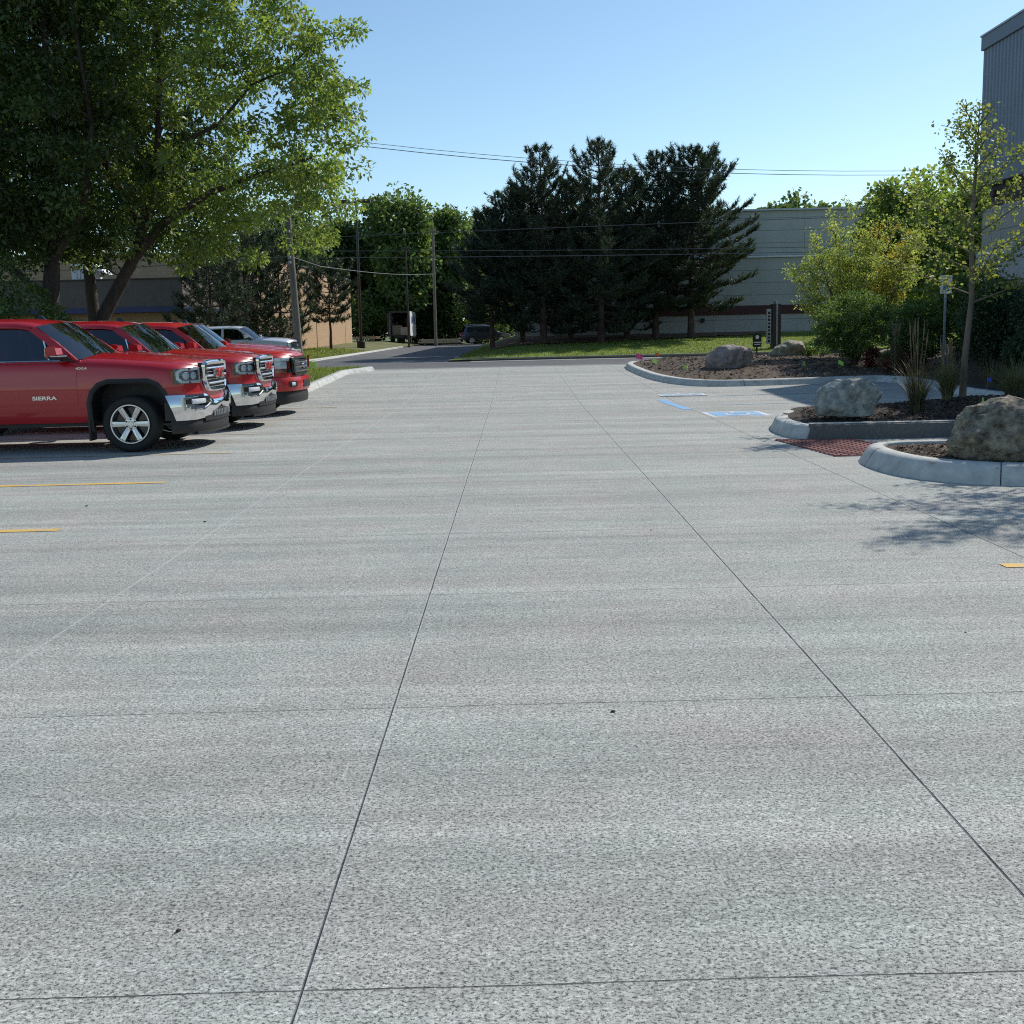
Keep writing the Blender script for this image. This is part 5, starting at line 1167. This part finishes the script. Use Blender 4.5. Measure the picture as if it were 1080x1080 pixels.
# tall building on the right
def corr_mat(): return mk('grey_blue_siding',(.20,.23,.28),.5,metal=.35,var=.08,scale=1)
M['siding']=corr_mat(); M['tile']=panel_mat('wall_tile',(.36,.345,.32),.62,.62,.010,.2,axis=1,zoff=.05); M['plinth']=mk('pale_plinth',(.40,.42,.44),.7,var=.1)
b=building('metal_sided_building','tall building with blue grey corrugated metal siding above tiled wall at the right edge')
X0,Y1=14.5,33.0
m=MB(); pts=[]; y=Y1
poly=[]; 
while y>8: 
    poly+= [(X0,y),(X0,y-.09),(X0+.045,y-.12),(X0+.045,y-.19)]; y-=.22
poly+= [(X0,8),(40,8),(40,Y1)]
m.prism(poly,5.72,9.78,'z'); m.build('siding',M['siding'],b)
m=MB(); m.box(((X0+40)/2-.03,(8+Y1)/2+.03,9.97),(40-X0+.06,Y1-8+.06,.40)); m.build('roof_fascia',mk('dark_fascia',(.13,.155,.19),.45,metal=.3,var=.06),b)
m=MB(); m.box(((X0+40)/2-.04,(8+Y1)/2+.04,10.195),(40-X0+.1,Y1-8+.1,.05)); m.build('roof_coping',M['galv'],b)
m=MB(); m.box((27.45,20.35,5.36),(25.3,24.9,.70)); m.build('soffit_band',M['bronze'],b)
m=MB(); m.box((27.3,20.4,4.37),(25.4,25.0,1.27)); m.build('tile_wall',M['tile'],b); m=MB(); m.box((27.25,20.4,3.25),(25.6,25.06,.96)); m.build('plinth_wall',M['plinth'],b)
m=MB(); m.box((27.3,20.4,1.36),(25.4,25.0,2.8)); m.build('foundation',M['curb'],b)
for y in(31.9,29.2): MB().box((X0-.02,y,5.36),(.18,.22,.22),bev=.03).build('security_lamp',M['bronze'],b)
# ------------------------------------------------------------------ street furniture
t=thing('light_pole','tall slim dark lamp pole on a concrete footing at the driveway edge','light pole',(-11.85,80,H(-11.85,80)))
m=MB(); m.tube([(0,0,0),(.03,0,5.5),(.05,0,10.9)],[.12,.10,.075],8); m.build('pole',M['bronze'],t,True); m=MB(); m.lathe([(0,-.4),(.32,-.4),(.32,.55),(.29,.58),(0,.58)],16,'z'); m.build('footing',M['black'],t,True)
m=MB(); m.box((.65,0,11.05),(1.0,.42,.26),bev=.05); m.box((-.1,0,11.0),(.6,.10,.10)); m.box((-.85,0,11.05),(.9,.42,.26),bev=.05); m.build('lamp_head',M['bronze'],t,True)
t=thing('light_pole','thin dark pole rising beside the open box truck','light pole',(-9.7,95,H(-9.7,95))); m=MB(); m.tube([(0,0,-.2),(0,0,8.9)],[.09,.06],8); m.build('pole',M['bronze'],t,True); m=MB(); m.box((.0,0,8.9),(.9,.3,.16),bev=.04); m.build('lamp_head',M['bronze'],t)
t=thing('utility_pole','wooden utility pole behind the third red truck','utility pole',(-9.0,43.4,H(-9,43.4)))
m=MB(); m.tube([(.0,0,-.3),(-.12,0,3),(-.24,0,6.6)],[.17,.145,.12],12); m.build('pole',M['wood'],t,True)
for z in(4.3,4.5,5.55): MB().box((-.2,-.17,z),(.12,.16,.10),bev=.02).build('cable_bracket',M['galv'],t)
MB().box((.34,-.06,.25),(.08,.06,.5)).build('cable_marker',M['redlens'],t)
t=thing('utility_pole','grey utility pole standing in the far wood','utility pole',(-7.7,101,H(-7.7,101))); m=MB(); m.tube([(0,0,-.3),(.05,0,11.3)],[.16,.12],10); m.build('pole',M['wood'],t,True)
m=MB(); m.box((.05,0,10.9),(1.1,.10,.12)); m.build('crossarm',M['wood'],t)
for X,lab in((-27,'roadside utility pole hidden behind the maples'),(66,'roadside utility pole out of sight on the right')):
    t=thing('utility_pole',lab,'utility pole',(X,48,0)); m=MB(); m.tube([(0,0,-.3),(0,0,14.5)],[.18,.13],10); m.build('pole',M['wood'],t,True); m=MB(); m.box((0,0,13.9),(.12,1.6,.12)); m.build('crossarm',M['wood'],t)
def wire(label,za,y,r,x0=-27,x1=66,fn=None,group='overhead wires'):
    m=MB(); n=40; m.tube([(lerp(x0,x1,i/n),y,fn(lerp(x0,x1,i/n))) for i in range(n+1)],r,5); o=m.build('overhead_wire',M['wire'],None,True); tag(o,label,'wire',group)
top=lambda dz:(lambda x:8.25+.00255*(x-20)**2+dz)
wire('highest of the three upper overhead wires',0,48,.011,fn=top(.10)); wire('middle one of the three upper overhead wires',0,48.4,.011,fn=top(-.02)); wire('lowest of the three upper overhead wires',0,47.7,.011,fn=top(-.12))
wire('single overhead wire crossing the middle of the pines',0,48,.013,-9.2,66,fn=lambda x:6.0+.45*math.sin((x+9.2)/75*3.14)); wire('upper of the two low wires crossing the factory wall',0,48,.013,-9.2,66,fn=lambda x:4.95+.0004*(x-20)**2+.12); wire('lower of the two low wires crossing the factory wall',0,48.2,.016,-9.2,66,fn=lambda x:4.86+.0003*(x-20)**2)
wire('thick low cable running from the wooden pole into the far wood',0,0,.03,-9.2,-5.5,fn=lambda x:4.6+.9*(x+9.2)/3.7) if False else None
m=MB(); m.tube([(lerp(-30,-9.2,i/10),lerp(47,43.4,i/10),4.6+.01*(i-5)**2) for i in range(11)]+[(lerp(-9.2,-7.7,i/10),lerp(43.4,101,i/10),4.6+2.6*(i/10)-.25*math.sin(3.14*i/10)) for i in range(1,11)],.018,5); tag(m.build('overhead_wire',M['wire'],None,True),'thick low cable slung from the wooden pole towards the grey pole','wire','overhead wires')
# accessible parking sign
t=thing('parking_sign','small white and blue sign on a thin steel post behind the ginkgo','sign',(11.0,26.75,H(11,26.75)+.02))
m=MB(); m.box((0,0,1.2),(.05,.035,2.7)); m.build('post',M['galv'],t); m=MB(); m.box((0,-.03,2.40),(.30,.012,.46),bev=.005); sg=m.build('sign_plate',M['white'],t)
txm=Matrix(((1,0,0,0),(0,0,-1,0),(0,1,0,0),(0,0,0,1)))
text_mesh('sign_text','RESERVED\nPARKING',.048,.001,M['emblem_blue'],sg,Matrix.Translation((0,-.038,2.55))@txm)
m=MB(); m.box((0,-.037,2.30),(.15,.004,.15)); sq=m.build('blue_square',mk('sign_blue',(.02,.12,.55),.4,var=.02),sg)
m=MB(); m.lathe([(.033,-.0),(.042,-.0),(.042,.004),(.033,.004)],18,'y',(0.0,-.043,2.28),closed=True); m.tube([(-.01,-.041,2.345),(-.005,-.041,2.305),(.022,-.041,2.30),(.034,-.041,2.26),(.046,-.041,2.263)],.006,5); m.box((-.01,-.041,2.358),(.018,.004,.018)); m.build('wheelchair_symbol',M['white'],sq)
# dark post sign pylon at the road and the yard sign
t=thing('pylon_sign','narrow dark pylon sign with two posts and a pale lettered edge on the far lawn','sign',(12.25,49.5,H(12.25,49.5)))
m=MB(); m.box((0,0,1.0),(.16,.5,2.3)); m.box((.24,.0,1.05),(.12,.5,2.2)); m.build('posts',M['bronze'],t); m=MB(); m.box((.13,.02,1.25),(.13,.4,2.1)); m.build('panel',M['galv'],t)
m=MB(); m.box((-.23,-.05,1.1),(.20,.14,1.65)); pn=m.build('letter_board',M['galv'],t)
mt=Matrix.Translation((-.28,-.125,1.1))@txm@Matrix.Rotation(R(-90),4,'Z'); text_mesh('letters','DESIGN CENTER',.20,.002,M['black'],pn,mt) if False else None
m=MB()
for i in range(9): m.box((-.23,-.125,.42+.165*i),(.12,.004,.12-.03*(i%2)))
m.build('letter_marks',M['black'],pn)
t=thing('yard_sign','small black and white yard sign on a stake left of the pylon','sign',(8.4,36.2,.42),.25)
m=MB(); m.box((0,.02,.35),(.045,.03,.95)); m.build('stake',M['bronze'],t); m=MB(); m.box((0,-.01,.66),(.32,.02,.44)); pl=m.build('sign_plate',M['black'],t)
m=MB(); m.lathe([(0,0),(.07,0),(.07,.004),(0,.004)],14,'y',(0,-.026,.78)); m.box((0,-.024,.60),(.26,.004,.035)); m.box((0,-.024,.53),(.22,.004,.03)); m.build('sign_graphics',M['white'],pl)
m=MB(); m.tube([(-8.7,40,0)],.1) if False else None
# wood stakes / fence posts on the hillside
for i,(x,y,lab) in enumerate(((14.1,30.2,'dark slim stake left of the panelled wall on the straw slope'),(13.95,28.4,'dark slim stake right of the golden shrub on the straw slope'))):
    m=MB(); m.tube([(x,y,H(x,y)-.2),(x,y,H(x,y)+.95)],.035,8); m.box((x,y,H(x,y)+.98),(.09,.09,.05),bev=.01); tag(m.build('fence_post',M['bronze'],None,True),lab,'post','stakes on the straw slope')
# box truck, open at the back
t=thing('box_truck','white box truck seen from behind with its rear door open and dark inside','truck',(-11.9,107,H(-11.9,107)))
m=MB()
for (c,d) in(((-1.13,3.2,2.0),(.06,6.4,2.5)),((1.13,3.2,2.0),(.06,6.4,2.5)),((0,3.2,3.22),(2.2,6.4,.06)),((0,3.2,.80),(2.2,6.4,.10)),((0,6.37,2.0),(2.2,.06,2.3))): m.box(c,d)
bx=m.build('cargo_box',M['white'],t); m=MB()
for c,d in(((-1.08,-.02,2.0),(.14,.08,2.56)),((1.08,-.02,2.0),(.14,.08,2.56)),((0,-.02,3.20),(2.3,.08,.20)),((0,-.03,.80),(2.36,.1,.16))): m.box(c,d)
m.build('door_frame',M['bronze'],bx)
m=MB()
for i in range(5): m.box((1.17,1.2+i*.95,2.35+.1*(i%2)),(.012,.55,.75-.12*(i%3)))
m.build('side_graphics',mk('side_blue',(.05,.12,.3),.5),bx)
m=MB(); m.box((.45,1.0,1.25),(.7,.7,.8)); m.box((-.4,2.5,1.35),(1.0,1.2,1.0)); m.build('cargo',M['lumber'],bx)
m=MB(); m.box((0,8.0,1.25),(2.0,1.7,1.5),bev=.2,taper=.85); m.build('cab',M['white'],t,True); m=MB(); m.box((0,3.8,.62),(.9,8.6,.2)); m.box((0,.05,.55),(2.1,.1,.12)); m.build('chassis',M['black'],t)
for x in(-.95,.95):
    for y in(1.7,7.8): m=MB(); m.lathe([(0,-.14),(.24,-.14),(.40,-.12),(.42,-.05),(.42,.05),(.40,.12),(.24,.14),(0,.14)],20,'x',(x,y,.42)); m.build('wheel',M['rubber'],t,True)
for x in(-1.0,1.0): MB().box((x,-.08,.70),(.16,.04,.10)).build('tail_lamp',M['redlens'],t)
# lumber stacks near the truck
for X,Y,L,W,h,lab in((-7.6,106,4.2,1.6,.55,'low stack of pale boards on the right of the box truck'),(-16.2,104,5.5,1.5,.35,'long low stack of pale boards between light pole and box truck')):
    t=thing('board_stack',lab,'board stack',(X,Y,H(X,Y)+.05),.05,'board stacks beside the box truck'); m=MB()
    for k in range(4): m.box((-L/2+L*(k+.5)/4,0,.12),(.12,W,.24))
    m.build('skids',M['wood'],t); m=MB(); rs=random.Random(int(Y))
    for a in range(3):
        for b_ in range(6): m.box((rs.uniform(-.2,.2),-W/2+W*(b_+.5)/6,.27+a*h/4),(L*rs.uniform(.8,1.0),W/6-.02,h/4-.02))
    m.build('boards',M['lumber'],t)
# dark sport utility vehicle parked under the far trees
def suv(label,loc,rz):
    t=thing('parked_car',label,'car',loc,rz,None); P=M['darkpaint']
    prof=[(-2.35,.45,.95),(-2.40,.75,1.05),(-2.3,1.0,1.10),(-1.0,1.02,1.1)]
    st=[(-2.42,.86,.50,.95),(-2.36,.90,.42,1.02),(-2.1,.94,.38,1.05),(-1.0,.96,.36,1.06),(.5,.97,.36,1.06),(1.2,.96,.36,1.04),(1.9,.94,.38,1.0),(2.3,.88,.42,.92),(2.42,.80,.5,.8)]
    m=MB(); m.loft([[(x,-w,zb),(x,-w-.02,(zb+zt)/2),(x,-w+.04,zt-.03),(x,-w+.12,zt),(x,w-.12,zt),(x,w-.04,zt-.03),(x,w+.02,(zb+zt)/2),(x,w,zb)] for x,w,zb,zt in st]); body=m.build('body',P,t,True)
    m=MB(); m.loft([[(x,-w,1.05),(x,-w+.02+.12*k,1.05+.66*k),(x,-w+.10+.14*k,1.05+.72*k),(x,w-.10-.14*k,1.05+.72*k),(x,w-.02-.12*k,1.05+.66*k),(x,w,1.05)] for x,w,k in((-2.28,.88,.1),(-2.0,.90,.95),(-1.2,.92,1.0),(.2,.92,.98),(.55,.92,.9),(1.25,.88,.05))]); m.build('cabin_roof',P,t,True)
    for sg in(-1,1):
        for a,b_ in((-1.95,-1.15),(-1.05,-.15),(-.05,.62)):
            m=MB(); m.add([(a,sg*.915,1.12),(b_+(.25 if b_>.5 else 0),sg*.915,1.12),(b_,sg*.845,1.60),(a+(.1 if a<-1.9 else 0),sg*.845,1.60)],[(0,1,2,3)]); m.build('side_window',M['tint'],t)
        for x in(-1.45,1.45):
            m=MB(); m.lathe([(.0,sg*.80),(.24,sg*.80),(.36,sg*.82),(.37,sg*.90),(.36,sg*1.0),(.25,sg*1.005),(.24,sg*.97),(0,sg*.96)],24,'y',(x,0,.37)); w=m.build('wheel',M['rubber'],t,True); m=MB(); m.lathe([(0,sg*.99),(.06,sg*1.0),(.22,sg*.985),(.24,sg*1.0)],18,'y',(x,0,.37)); m.build('rim',M['satin'],w,True)
        MB().box((-2.38,sg*.80,.95),(.12,.16,.32),bev=.02).build('tail_lamp',M['redlens'],t,True); MB().box((2.32,sg*.68,.78),(.14,.28,.14),bev=.03).build('headlight',M['lamp_white'],t,True)
    m=MB(); m.add([(-2.31,-.75,1.12),(-2.31,.75,1.12),(-2.08,.68,1.62),(-2.08,-.68,1.62)],[(0,1,2,3)]); m.build('rear_window',M['tint'],t)
    m=MB(); m.box((-2.47,0,.55),(.12,1.5,.14),bev=.02); m.box((-2.40,0,.85),(.06,.45,.14)); m.build('rear_bumper',M['galv'],t,True)
    m=MB(); 
    for sg in(-1,1): m.tube([(-1.9,sg*.68,1.80),(-1.8,sg*.68,1.85),(.0,sg*.68,1.85),(.1,sg*.68,1.79)],.02,6)
    m.build('roof_rails',M['galv'],t); return t
suv('dark parked car with red tail light under the far trees left of the pines',(-3.0,103,H(-3,103)+.12),R(12))

# ------------------------------------------------------------------ trucks
TG='red pickup trucks parked in a row'
a=make_truck('nearest red pickup truck with six spoke silver wheel and chrome bumper','a',(-4.50,15.60,0),0,1.0,TG)
b2=copy_tree(a); b2.location=(-4.46,18.62,0); b2['label']='second red pickup truck in the row, between the nearest and the third one'
make_truck('third red pickup truck with a painted bumper and dark barred grille','b',(-4.42,21.55,.0),R(0),1.0,TG,'paint2')
d=copy_tree(a); d.location=(-5.15,24.45,.04); d['label']='fourth red pickup truck almost hidden behind the third, only its windshield showing'
s=make_truck('silver pickup truck crossing on the road behind the red ones','c',(-9.0,43.0,.26),0,.93,None,'silver')

# crumbs of soil on the open concrete
for k,(x,y,r) in enumerate(((.38,4.18,.008),(-4.2,9.9,.011),(-2.75,8.9,.010),(-.95,2.62,.006),(1.05,8.1,.006),(2.3,5.2,.005))):
    bm=bmesh.new(); bmesh.ops.create_icosphere(bm,subdivisions=2,radius=1)
    for v in bm.verts: v.co*=1+.35*noise.noise(v.co*1.7+Vector((k,0,0))); v.co=Vector((v.co.x*r*1.5,v.co.y*r,v.co.z*r*.45+r*.3))
    me=bpy.data.meshes.new('soil_crumb'); bm.to_mesh(me); bm.free(); me.materials.append(M['mulch_dark']); o=bpy.data.objects.new('soil_crumb',me); COL.objects.link(o); o.location=(x,y,.002); o.rotation_euler=(0,0,k*1.3)
    tag(o,'tiny dark crumb of soil lying on the open concrete','crumb','dark crumbs on the concrete')
# ------------------------------------------------------------------ light, sky, camera
SX,SY=.84,.78; EL=math.atan(1/math.hypot(SX,SY)); AZ=math.atan2(SX,SY)
w=bpy.data.worlds.new('World'); scene.world=w; w.use_nodes=True; nt=w.node_tree; nt.nodes.clear()
sky=nt.nodes.new('ShaderNodeTexSky'); sky.sky_type='NISHITA'; sky.sun_disc=False; sky.sun_elevation=EL; sky.sun_rotation=AZ; sky.air_density=1.0; sky.dust_density=.35; sky.ozone_density=1.6; sky.altitude=0
bg=nt.nodes.new('ShaderNodeBackground'); bg.inputs[1].default_value=.13; o=nt.nodes.new('ShaderNodeOutputWorld'); nt.links.new(mixc(nt,1.0,sky.outputs[0],(.95,1.065,1.075),'MULTIPLY'),bg.inputs[0]); nt.links.new(bg.outputs[0],o.inputs[0])
sd=bpy.data.lights.new('sun','SUN'); sd.energy=4.3; sd.angle=R(.55); sd.color=(1,.955,.88); so=bpy.data.objects.new('sun',sd); COL.objects.link(so)
v=Vector((-SX,-SY,-1)).normalized(); so.rotation_euler=v.to_track_quat('-Z','Y').to_euler(); so.location=(20,20,30)
cd=bpy.data.cameras.new('camera'); cam=bpy.data.objects.new('camera',cd); COL.objects.link(cam); scene.camera=cam
cd.sensor_width=36; cd.lens=36*1090/1080; cd.clip_start=.05; cd.clip_end=5000; cd.shift_y=-47/1080
th=math.atan(144/1090); mt=Matrix.Rotation(.0057,4,'Z')@Matrix.Rotation(math.pi/2-th,4,'X')@Matrix.Rotation(-.022,4,'Z'); mt.translation=Vector((0,0,CAMH)); cam.matrix_world=mt
scene.view_settings.view_transform='Standard'; scene.view_settings.look='None'; scene.view_settings.exposure=0; scene.view_settings.gamma=1
scene.cycles.filter_width=1.1; scene.cycles.use_denoising=False; scene.cycles.sample_clamp_indirect=3.0; scene.cycles.max_bounces=8; scene.cycles.transparent_max_bounces=16
